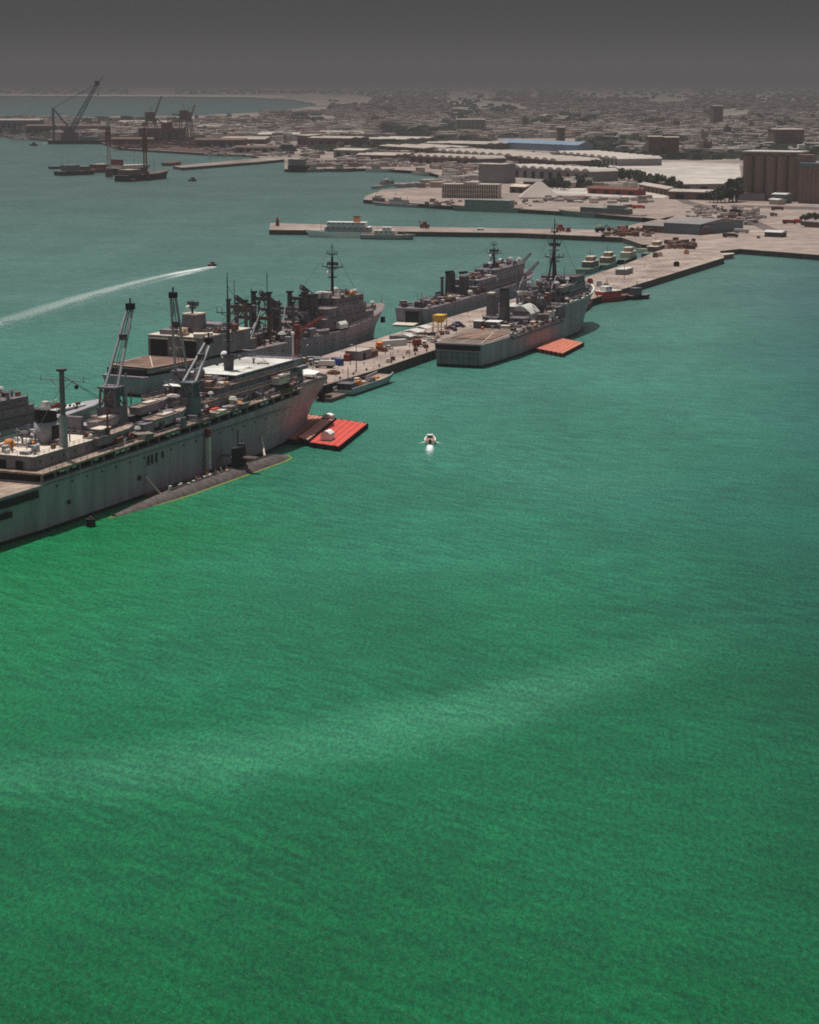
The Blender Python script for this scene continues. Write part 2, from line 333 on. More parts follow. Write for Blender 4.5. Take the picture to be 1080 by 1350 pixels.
# ---------------------------------------------------------------- the water
def water_mat():
    m, N, L, b = shader('water')
    b.inputs['Roughness'].default_value = .32; b.inputs['IOR'].default_value = 1.33; b.inputs['Specular IOR Level'].default_value = .26
    tc = N.new('ShaderNodeTexCoord')
    sp = N.new('ShaderNodeSeparateXYZ'); L.new(tc.outputs['Object'], sp.inputs[0])
    def math_(op, a, b_=None, c=None):
        n = N.new('ShaderNodeMath'); n.operation = op
        for i, q in enumerate((a, b_, c)):
            if q is None: continue
            if isinstance(q, (int, float)): n.inputs[i].default_value = q
            else: L.new(q, n.inputs[i])
        return n.outputs[0]
    def noi(scale, det=4, sx=1, sy=1, rot=0, rough=.55):
        mp = N.new('ShaderNodeMapping'); mp.inputs['Scale'].default_value = (sx, sy, 1); mp.inputs['Rotation'].default_value = (0, 0, rot)
        L.new(tc.outputs['Object'], mp.inputs[0]); n = N.new('ShaderNodeTexNoise'); n.inputs['Scale'].default_value = scale; n.inputs['Detail'].default_value = det; n.inputs['Roughness'].default_value = rough
        L.new(mp.outputs[0], n.inputs[0]); return n.outputs[0]
    def ramp(x, a, b_, ca, cb):
        r = N.new('ShaderNodeValToRGB'); L.new(x, r.inputs[0]); e = r.color_ramp.elements; e[0].position = a; e[1].position = b_; e[0].color = ca; e[1].color = cb; r.color_ramp.interpolation = 'EASE'; return r.outputs[0]
    def mix(f, a, b_, mode='MIX'):
        x = N.new('ShaderNodeMix'); x.data_type = 'RGBA'; x.blend_type = mode
        for i, q in ((0, f), (6, a), (7, b_)):
            if isinstance(q, (int, float)): x.inputs[i].default_value = q
            elif isinstance(q, tuple): x.inputs[i].default_value = q
            else: L.new(q, x.inputs[i])
        return x.outputs[2]
    X, Y = sp.outputs[0], sp.outputs[1]
    # emerald close by, greyer with distance: sky reflection and haze painted into the colour
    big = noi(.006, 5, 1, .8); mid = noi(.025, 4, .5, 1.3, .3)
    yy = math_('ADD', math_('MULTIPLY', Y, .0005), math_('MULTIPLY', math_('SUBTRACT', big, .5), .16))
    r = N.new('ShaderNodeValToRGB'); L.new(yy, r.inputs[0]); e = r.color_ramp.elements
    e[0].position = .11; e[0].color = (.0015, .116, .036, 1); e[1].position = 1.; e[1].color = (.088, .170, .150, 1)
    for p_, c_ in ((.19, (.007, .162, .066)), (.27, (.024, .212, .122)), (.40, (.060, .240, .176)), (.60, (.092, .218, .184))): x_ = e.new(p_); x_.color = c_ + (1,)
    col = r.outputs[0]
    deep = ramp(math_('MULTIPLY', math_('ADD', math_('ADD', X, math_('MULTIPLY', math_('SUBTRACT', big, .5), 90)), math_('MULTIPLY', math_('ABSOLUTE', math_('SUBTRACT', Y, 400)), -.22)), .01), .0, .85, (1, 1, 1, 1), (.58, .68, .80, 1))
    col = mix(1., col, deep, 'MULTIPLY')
    col = mix(1., col, ramp(noi(.011, 5, 1.4, .7, .2), .36, .62, (.86, .90, .88, 1), (1.08, 1.05, 1.05, 1)), 'MULTIPLY')
    # clearer, greener water in the lee of the ships to the west
    west = ramp(math_('MULTIPLY', math_('SUBTRACT', math_('MULTIPLY', math_('ADD', X, math_('MULTIPLY', math_('SUBTRACT', mid, .5), 40)), -1), math_('MULTIPLY', math_('ABSOLUTE', math_('SUBTRACT', Y, 530)), .28)), .01), .05, .75, (0, 0, 0, 1), (1, 1, 1, 1))
    west = mix(1., west, ramp(math_('MULTIPLY', Y, .001), .56, .72, (1, 1, 1, 1), (0, 0, 0, 1)), 'MULTIPLY')
    col = mix(west, col, (.010, .205, .072, 1))
    # the stirred-up streak of pale sediment curving across
    wob = math_('MULTIPLY', math_('SUBTRACT', noi(.022, 7, 1, 1, 0, .72), .5), 26)
    cen = math_('ADD', math_('ADD', 368., math_('MULTIPLY', X, .72)), math_('MULTIPLY', math_('MULTIPLY', X, X), .0045))
    dist = math_('ABSOLUTE', math_('SUBTRACT', math_('ADD', Y, wob), cen))
    st = ramp(math_('MULTIPLY', dist, .01), .0, .25, (1, 1, 1, 1), (0, 0, 0, 1))
    fade = ramp(math_('MULTIPLY', math_('ADD', X, 100), .005), .5, .93, (1, 1, 1, 1), (0, 0, 0, 1))
    st = mix(1., st, fade, 'MULTIPLY'); st = mix(1., st, ramp(math_('MULTIPLY', math_('ADD', X, 100), .005), .08, .42, (.35, .35, .35, 1), (1, 1, 1, 1)), 'MULTIPLY')
    st = mix(1., st, ramp(noi(.016, 6, 1, 1, 0, .7), .36, .62, (.6, .6, .6, 1), (1, 1, 1, 1)), 'MULTIPLY')
    xs = N.new('ShaderNodeMath'); xs.operation = 'MULTIPLY'; L.new(st, xs.inputs[0]); xs.inputs[1].default_value = .72
    col = mix(xs.outputs[0], col, (.060, .30, .165, 1))
    # wind lanes
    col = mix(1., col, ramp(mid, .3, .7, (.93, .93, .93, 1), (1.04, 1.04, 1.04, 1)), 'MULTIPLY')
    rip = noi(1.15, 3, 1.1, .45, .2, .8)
    col = mix(1., col, ramp(rip, .3, .72, (.50, .56, .62, 1), (1.22, 1.18, 1.14, 1)), 'MULTIPLY')  # ripple light and dark painted into the colour
    # short wave trains running down to the right, their light and shade painted in
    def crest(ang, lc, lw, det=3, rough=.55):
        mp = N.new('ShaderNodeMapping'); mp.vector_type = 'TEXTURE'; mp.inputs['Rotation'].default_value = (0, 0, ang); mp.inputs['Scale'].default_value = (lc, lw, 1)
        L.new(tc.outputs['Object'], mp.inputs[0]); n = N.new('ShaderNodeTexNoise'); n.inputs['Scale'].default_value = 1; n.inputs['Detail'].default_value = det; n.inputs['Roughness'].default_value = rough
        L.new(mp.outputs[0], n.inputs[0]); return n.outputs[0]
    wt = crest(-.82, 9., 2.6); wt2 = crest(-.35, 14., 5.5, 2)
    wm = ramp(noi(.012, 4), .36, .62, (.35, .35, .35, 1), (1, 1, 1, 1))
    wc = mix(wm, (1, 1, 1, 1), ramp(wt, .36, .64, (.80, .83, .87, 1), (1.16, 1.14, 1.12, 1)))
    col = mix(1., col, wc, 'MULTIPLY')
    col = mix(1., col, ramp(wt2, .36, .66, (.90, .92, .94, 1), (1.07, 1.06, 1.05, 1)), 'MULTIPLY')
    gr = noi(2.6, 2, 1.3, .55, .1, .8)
    col = mix(1., col, ramp(gr, .34, .68, (.72, .76, .80, 1), (1.22, 1.16, 1.14, 1)), 'MULTIPLY')  # fine ripple sparkle painted into the colour
    L.new(col, b.inputs['Base Color'])
    h = math_('ADD', math_('MULTIPLY', noi(.9, 3, 1.2, .55, .25, .7), .35), math_('MULTIPLY', noi(.2, 3, 1.0, .6, .4), .7))
    h = math_('ADD', h, math_('MULTIPLY', noi(3.2, 2, 1, 1, 0), .10)); h = math_('ADD', h, math_('MULTIPLY', wt, .5))
    bp = N.new('ShaderNodeBump'); bp.inputs['Strength'].default_value = 1.; bp.inputs['Distance'].default_value = 1.
    L.new(h, bp.inputs['Height']); L.new(bp.outputs[0], b.inputs['Normal'])
    return m
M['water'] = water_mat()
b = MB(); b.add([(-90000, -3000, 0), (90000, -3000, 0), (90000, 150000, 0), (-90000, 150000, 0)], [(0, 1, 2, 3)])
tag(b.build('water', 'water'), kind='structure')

# ---------------------------------------------------------------- the land
def land_mat(name, base, dark, pale, s1=.012, s2=.06):
    m, N, L, b = shader(name); b.inputs['Roughness'].default_value = .95; b.inputs['Specular IOR Level'].default_value = .1
    tc = N.new('ShaderNodeTexCoord')
    def noi(s, d=5, r=.6):
        n = N.new('ShaderNodeTexNoise'); n.inputs['Scale'].default_value = s; n.inputs['Detail'].default_value = d; n.inputs['Roughness'].default_value = r; L.new(tc.outputs['Object'], n.inputs[0]); return n.outputs[0]
    def rp(x, a, c, ca, cb):
        r = N.new('ShaderNodeValToRGB'); L.new(x, r.inputs[0]); e = r.color_ramp.elements; e[0].position = a; e[1].position = c; e[0].color = ca + (1,); e[1].color = cb + (1,); return r.outputs[0]
    c1 = rp(noi(s1), .38, .62, dark, base); c2 = rp(noi(s2, 6, .7), .35, .75, (.72, .72, .72), (1.25, 1.25, 1.25))
    x = N.new('ShaderNodeMix'); x.data_type = 'RGBA'; L.new(rp(noi(s1 * 1.7, 4), .55, .68, (0, 0, 0), (1, 1, 1)), x.inputs[0]); L.new(c1, x.inputs[6]); x.inputs[7].default_value = pale + (1,)
    y = N.new('ShaderNodeMix'); y.data_type = 'RGBA'; y.blend_type = 'MULTIPLY'; y.inputs[0].default_value = 1; L.new(x.outputs[2], y.inputs[6]); L.new(c2, y.inputs[7])
    L.new(y.outputs[2], b.inputs['Base Color']); return m
M['land'] = land_mat('land', (.36, .30, .27), (.22, .18, .16), (.47, .41, .37), .004, .03)
M['apron'] = land_mat('apron', (.35, .28, .245), (.27, .21, .185), (.42, .35, .315), .01, .08)
M['sand'] = land_mat('sand', (.56, .51, .46), (.48, .43, .39), (.62, .58, .53), .006, .03)
M['asphalt'] = land_mat('asphalt', (.17, .14, .13), (.13, .105, .10), (.2, .17, .155), .02, .1)
M['yard'] = land_mat('yard', (.12, .075, .065), (.07, .045, .042), (.2, .14, .12), .01, .05)
from mathutils.geometry import tessellate_polygon
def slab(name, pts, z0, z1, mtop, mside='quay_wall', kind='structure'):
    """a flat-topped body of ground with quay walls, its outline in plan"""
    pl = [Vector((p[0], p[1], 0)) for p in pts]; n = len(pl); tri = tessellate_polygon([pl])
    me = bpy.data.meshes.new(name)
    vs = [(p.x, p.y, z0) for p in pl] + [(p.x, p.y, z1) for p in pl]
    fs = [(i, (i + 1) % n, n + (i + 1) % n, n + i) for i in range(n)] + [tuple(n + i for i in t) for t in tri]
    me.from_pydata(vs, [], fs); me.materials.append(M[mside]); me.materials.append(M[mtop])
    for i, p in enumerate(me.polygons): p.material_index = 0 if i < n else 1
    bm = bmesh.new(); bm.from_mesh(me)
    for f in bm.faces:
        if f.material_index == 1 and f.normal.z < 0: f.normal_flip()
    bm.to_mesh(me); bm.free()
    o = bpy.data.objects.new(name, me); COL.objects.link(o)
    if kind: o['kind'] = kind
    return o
def PP(l, z=0.): return [P(u, v, z) for u, v in l]
ZL = 3.6
coast = [(1500, 372), (1080, 336), (975, 328), (940, 332), (917, 330), (890, 324), (846, 322),            # quay round to the pier root
         (820, 313), (680, 307), (355, 303), (357, 294), (500, 298), (660, 301), (808, 303), (847, 293), (893, 283),  # the second pier
         (878, 290), (847, 287), (760, 280), (660, 274), (590, 271), (524, 266.5), (479, 263), (482, 258), (504, 250), (549, 247), (584, 239), (591, 231),
         (560, 226), (515, 222), (482, 222), (375, 223), (375, 210), (345, 213), (240, 221), (228, 219), (345, 208), (330, 204), (270, 202), (157, 195), (132, 187), (62, 184), (0, 178), (-200, 172), (-420, 168)]
rj = random.Random(4)
def jag(l, n=7, du=5, dv=.5):
    o = []
    for (a, b_), (c, d) in zip(l, l[1:]):
        for i in range(n): f = i / n; k = 0 if i == 0 else 1; o.append((a + (c - a) * f + k * rj.uniform(-du, du), b_ + (d - b_) * f + k * rj.uniform(-dv, dv)))
    return o + [l[-1]]
back = [(-420, 157)] + jag([(-100, 157), (0, 156.5), (140, 154), (270, 152), (345, 148)], 7, 5, .8) + jag([(382, 144.5), (418, 139.5), (412, 135.5), (380, 131), (330, 128.6)], 4, 7, .7) + jag([(200, 127.3), (0, 126.3), (-420, 125)], 6, 10, .25)
LAND_POLY = coast
tag(slab('land', PP(coast, ZL) + PP(back, ZL) + [Vector((-60000, 60000, 0)), Vector((60000, 60000, 0)), Vector((14000, 900, 0))], -4, ZL, 'land'))
def sheet(name, l, z, m, dz=.02):
    b = MB(); pl = PP(l, z); tri = tessellate_polygon([[Vector((p.x, p.y, 0)) for p in pl]])
    b.add([(p.x, p.y, z + dz) for p in pl], [tuple(t) for t in tri]); o = b.build(name, m); o['kind'] = 'structure'
    if o.data.polygons[0].normal.z < 0: o.data.flip_normals()
    return o
# quay aprons, pale open ground, the roads
sheet('quay_apron', [(1500, 371), (1080, 335), (975, 327), (940, 331), (917, 329), (890, 323), (846, 321), (820, 312.6), (680, 306.6), (356, 302.6), (358, 294.6), (500, 298.6), (660, 301.6), (808, 303.6), (847, 293.6), (893, 283.5), (878, 290), (847, 286.4), (760, 279.4), (660, 273.4), (590, 270.4), (524, 266), (480, 262.6), (483, 258.6), (504, 250.5), (549, 247.6), (584, 239.6), (600, 236), (660, 247), (760, 245), (880, 240), (900, 262), (975, 262), (1100, 262), (1500, 268)], ZL, 'apron', .02)
sheet('sand_flat', [(776, 219), (800, 215), (900, 214), (975, 216), (978, 243), (893, 243), (870, 245), (846, 240), (815, 230)], ZL, 'sand', .02)
sheet('sand_flat', [(722, 246), (765, 242.6), (830, 243), (868, 247), (886, 255), (876, 261), (800, 259), (735, 257)], ZL, 'sand', .05)
sheet('sand_flat', [(380, 214), (460, 212), (540, 214), (620, 220), (660, 232), (600, 236), (560, 226), (482, 221.5), (376, 222)], ZL, 'apron', .03)
sheet('yard_ground', [(-200, 172), (0, 177.6), (62, 183.6), (132, 186.6), (157, 194.6), (270, 201.6), (330, 203), (350, 196), (270, 186), (130, 174), (0, 168), (-200, 164)], ZL, 'yard', .05)
sheet('shoreline', [(0, 126), (200, 127), (377, 127.5), (376, 126.2), (200, 125.4), (0, 124.6)], ZL, 'sand', .05)
sheet('road', [(690, 203), (780, 222), (826, 234), (868, 250), (900, 268), (912, 266), (880, 249), (838, 233), (790, 220), (700, 202)], ZL, 'asphalt', .06)
sheet('road', [(900, 268), (930, 275), (975, 289), (1010, 305), (1030, 305), (990, 287), (945, 273), (912, 266)], ZL, 'asphalt', .06)
sheet('road', [(965, 270), (1080, 273), (1300, 279), (1300, 284), (1080, 277), (962, 273)], ZL, 'asphalt', .1)
# low rises far inland, almost lost in the haze
b = MB(); rnd = random.Random(5)
nx, ny = 60, 5; vs = []; fs = []
for j in range(ny):
    for i in range(nx):
        x = -26000 + i * 52000 / (nx - 1); y = 34000 + j * 2500
        h = 0 if j in (0, ny - 1) else 38 * (1.2 + noise.noise(Vector((x * .00012, j * .5, 3)))) * (1 if j == 2 else .6)
        vs.append((x, y, 2 + max(0, h)))
for j in range(ny - 1):
    for i in range(nx - 1): a = j * nx + i; fs.append((a, a + 1, a + nx + 1, a + nx))
b.add(vs, fs); tag(b.build('hills', 'land'), kind='structure')

# ---------------------------------------------------------------- the main pier
ZP = 3.8
pier_pts = [P(u, v, ZP) for u, v in [(424, 509), (498, 487), (574, 461), (813, 383.5), (955, 339.5), (949, 331), (905, 328), (886, 323), (835, 344), (767, 368)]]
pier_pts += [P(600, 416, ZP), P(566, 426, ZP), P(492, 448, ZP), P(404, 476, ZP)]
e = (pier_pts[0] - pier_pts[2]).normalized(); pier_pts = [pier_pts[0] + e * 210] + pier_pts + [pier_pts[-1] + e * 190]
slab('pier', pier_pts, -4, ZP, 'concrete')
# ---------------------------------------------------------------- the submarine tender, large at the left
T = Frame((-115.9, 517.5), 23)
ten = thing('tender_ship', 'largest grey ship, with tall twin cranes and white roofed deckhouse, beside the submarine', 'ship', T(0, 0), T.rz)
zd = lambda x: 15.7 + (x - 24) * .014
st = [(-4, 8, -7, 11.5, 12.8), (6, 11.5, 4, 13.6, 12.8), (23.9, 13, 23.9, 14, 12.8), (24, 13, 24, 14, 13.3), (90, 13.2, 90, 14, 14.2), (150, 13, 150, 14, 15), (168, 10.8, 172, 13.6, 15.6), (172, 10.3, 175.6, 13.4, 15.7), (172.05, 10.3, 175.65, 13.4, 17.9), (186, 7.4, 192, 11.9, 17.6), (197, 4, 202, 10.6, 16.9), (203.5, 1.6, 208.5, 7.4, 16.4), (206.5, .15, 213.8, 1.2, 16.1)]
hl = hull(st, 'hull', 'hull_gray', ten)
deck_sheet(st, 'helicopter_deck', 'deck_tan', ten, .2, .06, -8, 23.95)
deck_sheet(st, 'foredeck', 'deck_gray', ten, .5, .06, 175.65, 230)
# deck markings of the aft deck
b = MB()
for a, c in (((-6, -9, 0), (22, 6, 0)), ((2, 10, 0), (18, -11, 0)), ((-5, 0, 0), (23, 0, 0))): b.bar((a[0], a[1], 12.9), (c[0], c[1], 12.9), .35, .03)
b.build('deck_marking', 'dirty_white', ten)
# covered side gallery: inner wall blackened for the shade there, the walkway slab over it on posts
MB().box(24.2, 175.5, -11.6, 11.6, 12.9, 15.6).build('gallery_wall', 'flat_black', ten)
b = MB()
for i in range(24):
    x0 = 23.5 + i * 152.2 / 24; x1 = x0 + 152.2 / 24; z0 = zd(x0); z1 = zd(x1)
    b.add([(x0, -14.2, z0 - .5), (x1, -14.2, z1 - .5), (x1, 14.2, z1 - .5), (x0, 14.2, z0 - .5), (x0, -14.2, z0), (x1, -14.2, z1), (x1, 14.2, z1), (x0, 14.2, z0)],
          [(3, 2, 1, 0), (4, 5, 6, 7), (0, 1, 5, 4), (2, 3, 7, 6)] + ([(3, 0, 4, 7)] if i == 0 else []) + ([(1, 2, 6, 5)] if i == 23 else []))
b.build('main_deck', 'deck_tan', ten)
b = MB()
for i in range(26):
    x = 24.5 + i * 6
    for s in (-1, 1): b.box(x - .3, x + .3, s * 13.2 - .3, s * 13.2 + .3, 13.3 + (x - 24) * .0125, zd(x) - .5)
b.each('gallery_post', 'haze_gray', ten)
rails(MB(), [(24, -14, zd(24)), (100, -14, zd(100)), (175, -14, zd(175))], 1.1, 3, .1).build('railing', 'pale_gray', ten)
rnd = random.Random(3)
for x in [34, 36.5, 40, 51, 62, 65, 67.5, 90, 93, 96, 112, 114.5, 131, 134, 149, 152, 163]:
    MB().cyl((x - .9, -13.0, 14.6 + (x - 24) * .012), (x + .9, -13.0, 14.6 + (x - 24) * .012), .38).build('life_raft', rnd.choice(('white_paint', 'dirty_white')), ten)
# black sheets for the shade inside openings at the stern quarter and side
def hole(pts, z0, z1, nm='hull_opening', m='flat_black'):
    b = MB(); b.add([(x, -y, z) for x, y in pts for z in (z0, z1)], [(2 * i, 2 * i + 2, 2 * i + 3, 2 * i + 1) for i in range(len(pts) - 1)]); b.build(nm, m, ten)
hole([(-5, 12.15), (4, 13.6), (12, 14.02), (21.5, 14.05)], 9.9, 11.9)
hole([(-5, 11.6), (4, 13.0), (10, 13.55)], 6.9, 8.5)
for i, x in enumerate((77, 79, 81.5, 85)): hole([(x, 14.05), (x + .9, 14.05)], 8.9 + (i == 3) * .8, 11.7, 'ventilation_slot')
hole([(35.5, 13.75), (37, 13.75)], 5.5, 6.6); hole([(72, 13.8), (73.4, 13.8)], 5.4, 6.8)
b = MB()
for i in range(18):
    x = 30 + i * 7.5; b.box(x, x + .45, -14.06, -13.9, 11.2, 11.65)
b.each('porthole', 'flat_black', ten)
MB().box(24, 168, -14.12, -13.95, 12.6, 12.85).build('rubbing_strake', 'mid_gray', ten)
# boarding ladder down to the submarine with its red head
MB().box(110.3, 111.6, -15.3, -14.15, 2.2, 11.8).build('ladder_trunk', 'dirty_white', ten)
MB().box(110.1, 111.8, -15.2, -14.15, 11.8, 14.2).build('ladder_head', 'dull_red', ten)
# aft house and funnel
h1 = house(ten, 26, 60, -10, 10, 15.75, 19.3, 'haze_gray', 'canvas')
MB().box(25.9, 26.0, -6.5, -4.4, 15.8, 18.1).box(25.9, 26, -1.5, .6, 15.8, 18.1).box(25.9, 26, 4, 7, 15.8, 18.1).each('door', 'flat_black', h1)
clutter(ten, 27, 58, -9, 9, 19.45, 34, 11, ('vent', 'locker', 'hatch', 'life_raft', 'reel', 'locker'))
fb = MB()
for (z0, z1, a, c) in ((19.4, 25.2, 1., .93), (25.2, 28.2, .93, .9)):
    k = MB(); n = 16; vs = []
    for z, s in ((z0, a), (z1, c)):
        for i in range(n): t = 2 * math.pi * i / n; vs.append((46.5 + 4.2 * s * math.cos(t) - (z - 19) * .06, -1 + 2.9 * s * math.sin(t), z - (0 if z < 25 or z1 < 26 else .6 * math.cos(t))))
    k.add(vs, [(i, (i + 1) % n, n + (i + 1) % n, n + i) for i in range(n)] + [tuple(range(n - 1, -1, -1)), tuple(range(n, 2 * n))])
    if z0 < 20: fun = k.build('funnel', 'pale_gray', ten, True)
    else: k.build('funnel_cap', 'flat_black', fun)
MB().box(44.8, 48.2, -4.15, -3.7, 20.6, 24.2).build('grille', 'flat_black', fun)
MB().ball((33, 2, 20.9), 1.5).cyl((33, 2, 19.4), (33, 2, 20.2), .6).build('orange_float', 'orange', ten, True)
sm = MB().cyl((42, -9, 15.8), (42, -9, 39.6), .8, .7, 10).build('signal_mast', 'mid_gray', ten)
MB().bar((42, -16, 37.2), (42, -2, 37.2), .22).bar((42, -12.5, 37.2), (42, -9, 34.4), .16).bar((42, -5.5, 37.2), (42, -9, 34.4), .16).bar((42, -15.6, 36.8), (42, -15.6, 38.4), .16).bar((42, -2.6, 36.8), (42, -2.6, 38.2), .16).build('yard', 'pale_gray', sm)
MB().ball((42, -13.4, 35.6), .6).build('signal_ball', 'flat_black', sm)
MB().box(41, 43, -10, -8, 39.6, 40.2).build('mast_cap', 'dark_gray', sm)
MB().cyl((42, -9, 16), (42, -9, 28), 1.15, 1.05, 12).build('mast_sleeve', 'pale_gray', ten)
MB().box(62, 63.4, -2, 5, zd(62), 24).box(60, 68, 3, 9, zd(62), 19.5).build('locker_block', 'haze_gray', ten)
# ordnance mast between funnel and boats
mast(ten, 61, -11, zd(61), 31, .35, ((.9, 2.),), 'rust', False, 'pole_mast')
# crane with a base tower and a two-girder boom
def deck_crane(x, y, zb, zt, bx, by, bz, wd, m1, tower=3.2, g=.75, cab=True):
    t = MB().box(x - tower, x + tower, y - tower, y + tower, zb, zb + (zt - zb) * .62, .15, .15)
    z1 = zb + (zt - zb) * .62
    for i in (-1, 1):
        for j in (-1, 1): t.bar((x + i * tower * .8, y + j * tower * .8, z1), (x + i * tower * .7, y + j * tower * .7, zt), .5)
    for i in (-1, 1): t.bar((x + i * tower * .8, y - tower * .8, z1), (x + i * tower * .7, y + tower * .7, zt), .3); t.bar((x - tower * .8, y + i * tower * .8, z1), (x + tower * .7, y + i * tower * .7, zt), .3)
    t.box(x - tower * .9, x + tower * .9, y - tower * .9, y + tower * .9, zt, zt + .5)
    o = t.build('crane', m1, ten)
    MB().box(x - 1.6, x + 1.6, y - 1.6, y + 1.6, z1, zt - .3).box(x - tower - .5, x - tower + .0, y - 1, y + 1, z1 - 2, z1).build('winch_house', 'mid_gray', o)
    b = MB(); p = Vector((x, y, zt + .5)); q = Vector((bx, by, bz)); side = Vector((-.45, .9, 0)).normalized()
    for s in (-1, 1): b.bar(p + side * s * wd, q + side * s * wd * .42, g)
    for f in (.3, .65): c = p.lerp(q, f); ww = wd * (1 - .58 * f); b.bar(c + side * ww, c - side * ww, g * .6)
    bo = b.build('boom', 'pale_gray', o)
    MB().box(q.x - 1., q.x + 1., q.y - 1., q.y + 1., q.z - .6, q.z + 1.1).cyl((q.x, q.y, q.z + 1), (q.x, q.y, q.z + 2.6), .25).build('sheave_head', 'flat_black', bo)
    c = p.lerp(q, .62); MB().box(c.x - .9, c.x + .9, c.y - .9, c.y + .9, c.z - .8, c.z + .8).build('sheave_block', 'dark_gray', bo)
    w = MB(); w.bar(q, (x - 3, y - 2.5, zt), .14); w.bar(q + Vector((0, 0, .3)), (x + 3.4, y + 2.4, zt - 1), .14); w.bar(q, (q.x, q.y, q.z - 6), .12); w.build('cable', 'dark_gray', bo)
    return o
deck_crane(77, -3, zd(77), 30.2, 88.3, -3, 51.6, 1.7, 'mid_gray', 3.2, .6)
deck_crane(110, -9.5, zd(110), 27.5, 122, -9.5, 38.4, 1.8, 'steel_blue', 2.4, .6)
deck_crane(131, 5, zd(131), 27.5, 127.8, 5.4, 50.8, 1.7, 'mid_gray', 2.6, .6)
MB().box(66, 71, -4, 4, zd(68), 21).cyl((84, -1, zd(84)), (84, -1, 27), .5).cyl((86.5, -2, zd(84)), (86.5, -2, 33), .28).build('kingpost', 'pale_gray', ten)
# midships: machinery, stores and workshops
house(ten, 88, 106, 1, 11, zd(90), 19.6, 'haze_gray', 'deck_tan')
house(ten, 60, 72, 5, 12, zd(62), 20, 'haze_gray', 'deck_gray')
clutter(ten, 60, 118, -12.6, 12, zd, 80, 21, smin=1., smax=1.9)
clutter(ten, 112, 150, -12.8, -8, zd, 30, 23, ('locker', 'winch', 'reel', 'hatch', 'vent'), 1., 1.8)
MB().box(119, 123, -12.4, -10.4, zd(120), zd(120) + 1.7).build('cargo_crate', 'red', ten)
MB().box(63.5, 68, -12.6, -10.2, zd(64), zd(64) + 1.6).build('canvas_cover', 'dirty_white', ten)
# forward superstructure
h = house(ten, 116, 184, -10.4, 10.4, zd(120), 20.6, 'haze_gray', 'deck_brown')
h = house(ten, 128, 183, -9.2, 9.2, 20.75, 23.4, 'mid_gray', 'deck_brown')
house(ten, 143, 181.2, -8, 8.4, 23.56, 25.45, 'mid_gray', 'mid_gray', rail=False)
clutter(ten, 117, 128, -9.5, 9.5, 20.8, 16, 31)
clutter(ten, 129, 142, -8.5, 8.5, 23.6, 14, 32)
MB().box(141, 181, -8.4, 8.8, 25.6, 25.85).build('awning', 'awning_cloth', ten)
b = MB()
for x in range(142, 181, 6):
    for y in (-8.2, 8.6): b.box(x - .12, x + .12, y - .12, y + .12, 23.55, 25.6)
b.each('awning_post', 'pale_gray', ten)
clutter(ten, 150, 178, -7, 7.6, 25.87, 5, 38, ('vent', 'locker', 'pipe', 'reel'), .6, 1.2)
MB().box(124, 136, 0, 7.5, 23.9, 24.1).build('awning', 'white_paint', ten)
h = house(ten, 181.3, 188, -8.3, 8.3, 18.05, 25.4, 'sea_green', 'mid_gray', 'bridge')
MB().box(180.3, 187, -10.8, -8.35, 22.4, 23.6).box(180.3, 187, 8.35, 10.8, 22.4, 23.6).build('bridge_wing', 'haze_gray', h)
m1 = mast(ten, 150.5, -1, 23.5, 56, .62, ((.45, 3), (.62, 4)), 'dark_gray', False, 'foremast')
MB().cyl((150.5, -1, 26), (150.5, -1, 30.4), 1.5, 1.8, 12).box(148.6, 152.4, -2.9, .9, 30.4, 30.7).build('mast_platform', 'dark_gray', m1)
MB().ball((160, 5.5, 29.2), 1.25).cyl((160, 5.5, 25.9), (160, 5.5, 28.4), .35).build('radome', 'white_paint', ten, True)
MB().ball((139, 3, 26.4), 1.7).cyl((139, 3, 23.6), (139, 3, 25.4), .5).build('radome', 'mid_gray', ten, True)
for x, y in ((172, -10.9), (176, -11.5), (163, -11.6)): MB().box(x - 1.6, x + 1.6, y - 1, y + .8, 17.9, 20).ball((x, y, 20), 1.2, 8, 4).build('gun_mount', 'dark_gray', ten)
clutter(ten, 150, 178, -13.2, -10.9, zd, 22, 33, ('locker', 'vent', 'reel', 'bollard', 'winch'), .9, 1.4)
# foredeck
vs = [(190, -8.5), (199, -7.6), (210, -4.2), (216, -.5), (210, 4.6), (199, 8), (190, 9)]
MB().prism([(196, -8.6), (204, -7.2), (209.5, 3), (201, 10), (189.5, 10)], 18.9, 19.1).build('awning', 'white_paint', ten)
b = MB()
for x, y in ((199, -7), (203, -6), (208, 2), (201, 8.6), (192, 9)): b.box(x - .12, x + .12, y - .12, y + .12, 16.6, 18.9)
b.each('awning_post', 'pale_gray', ten)
clutter(ten, 189, 198, -8, 6, 17.5, 16, 34, ('winch', 'bollard', 'locker', 'vent', 'hatch'))
MB().cyl((212.8, 0, 15.6), (212.8, 0, 21), .12).build('jackstaff', 'white_paint', ten)
b = MB()
for s in (-1, 1):
    pts = [(175.8, s * 13.35, 17.9), (192, s * 11.85, 17.6), (202, s * 10.5, 16.9), (208.5, s * 7.3, 16.45), (213.6, s * 1.1, 16.15)]
    for p, q in zip(pts, pts[1:]): b.bar((p[0], p[1], p[2] + .5), (q[0], q[1], q[2] + .5), .18, 1.1)
b.build('bulwark', 'haze_gray', ten)
MB().box(200, 202, -9.6, -8.2, 9.5, 12.2).cyl((201, -9.4, 9), (201, -9.4, 13), .3).build('anchor', 'flat_black', ten)

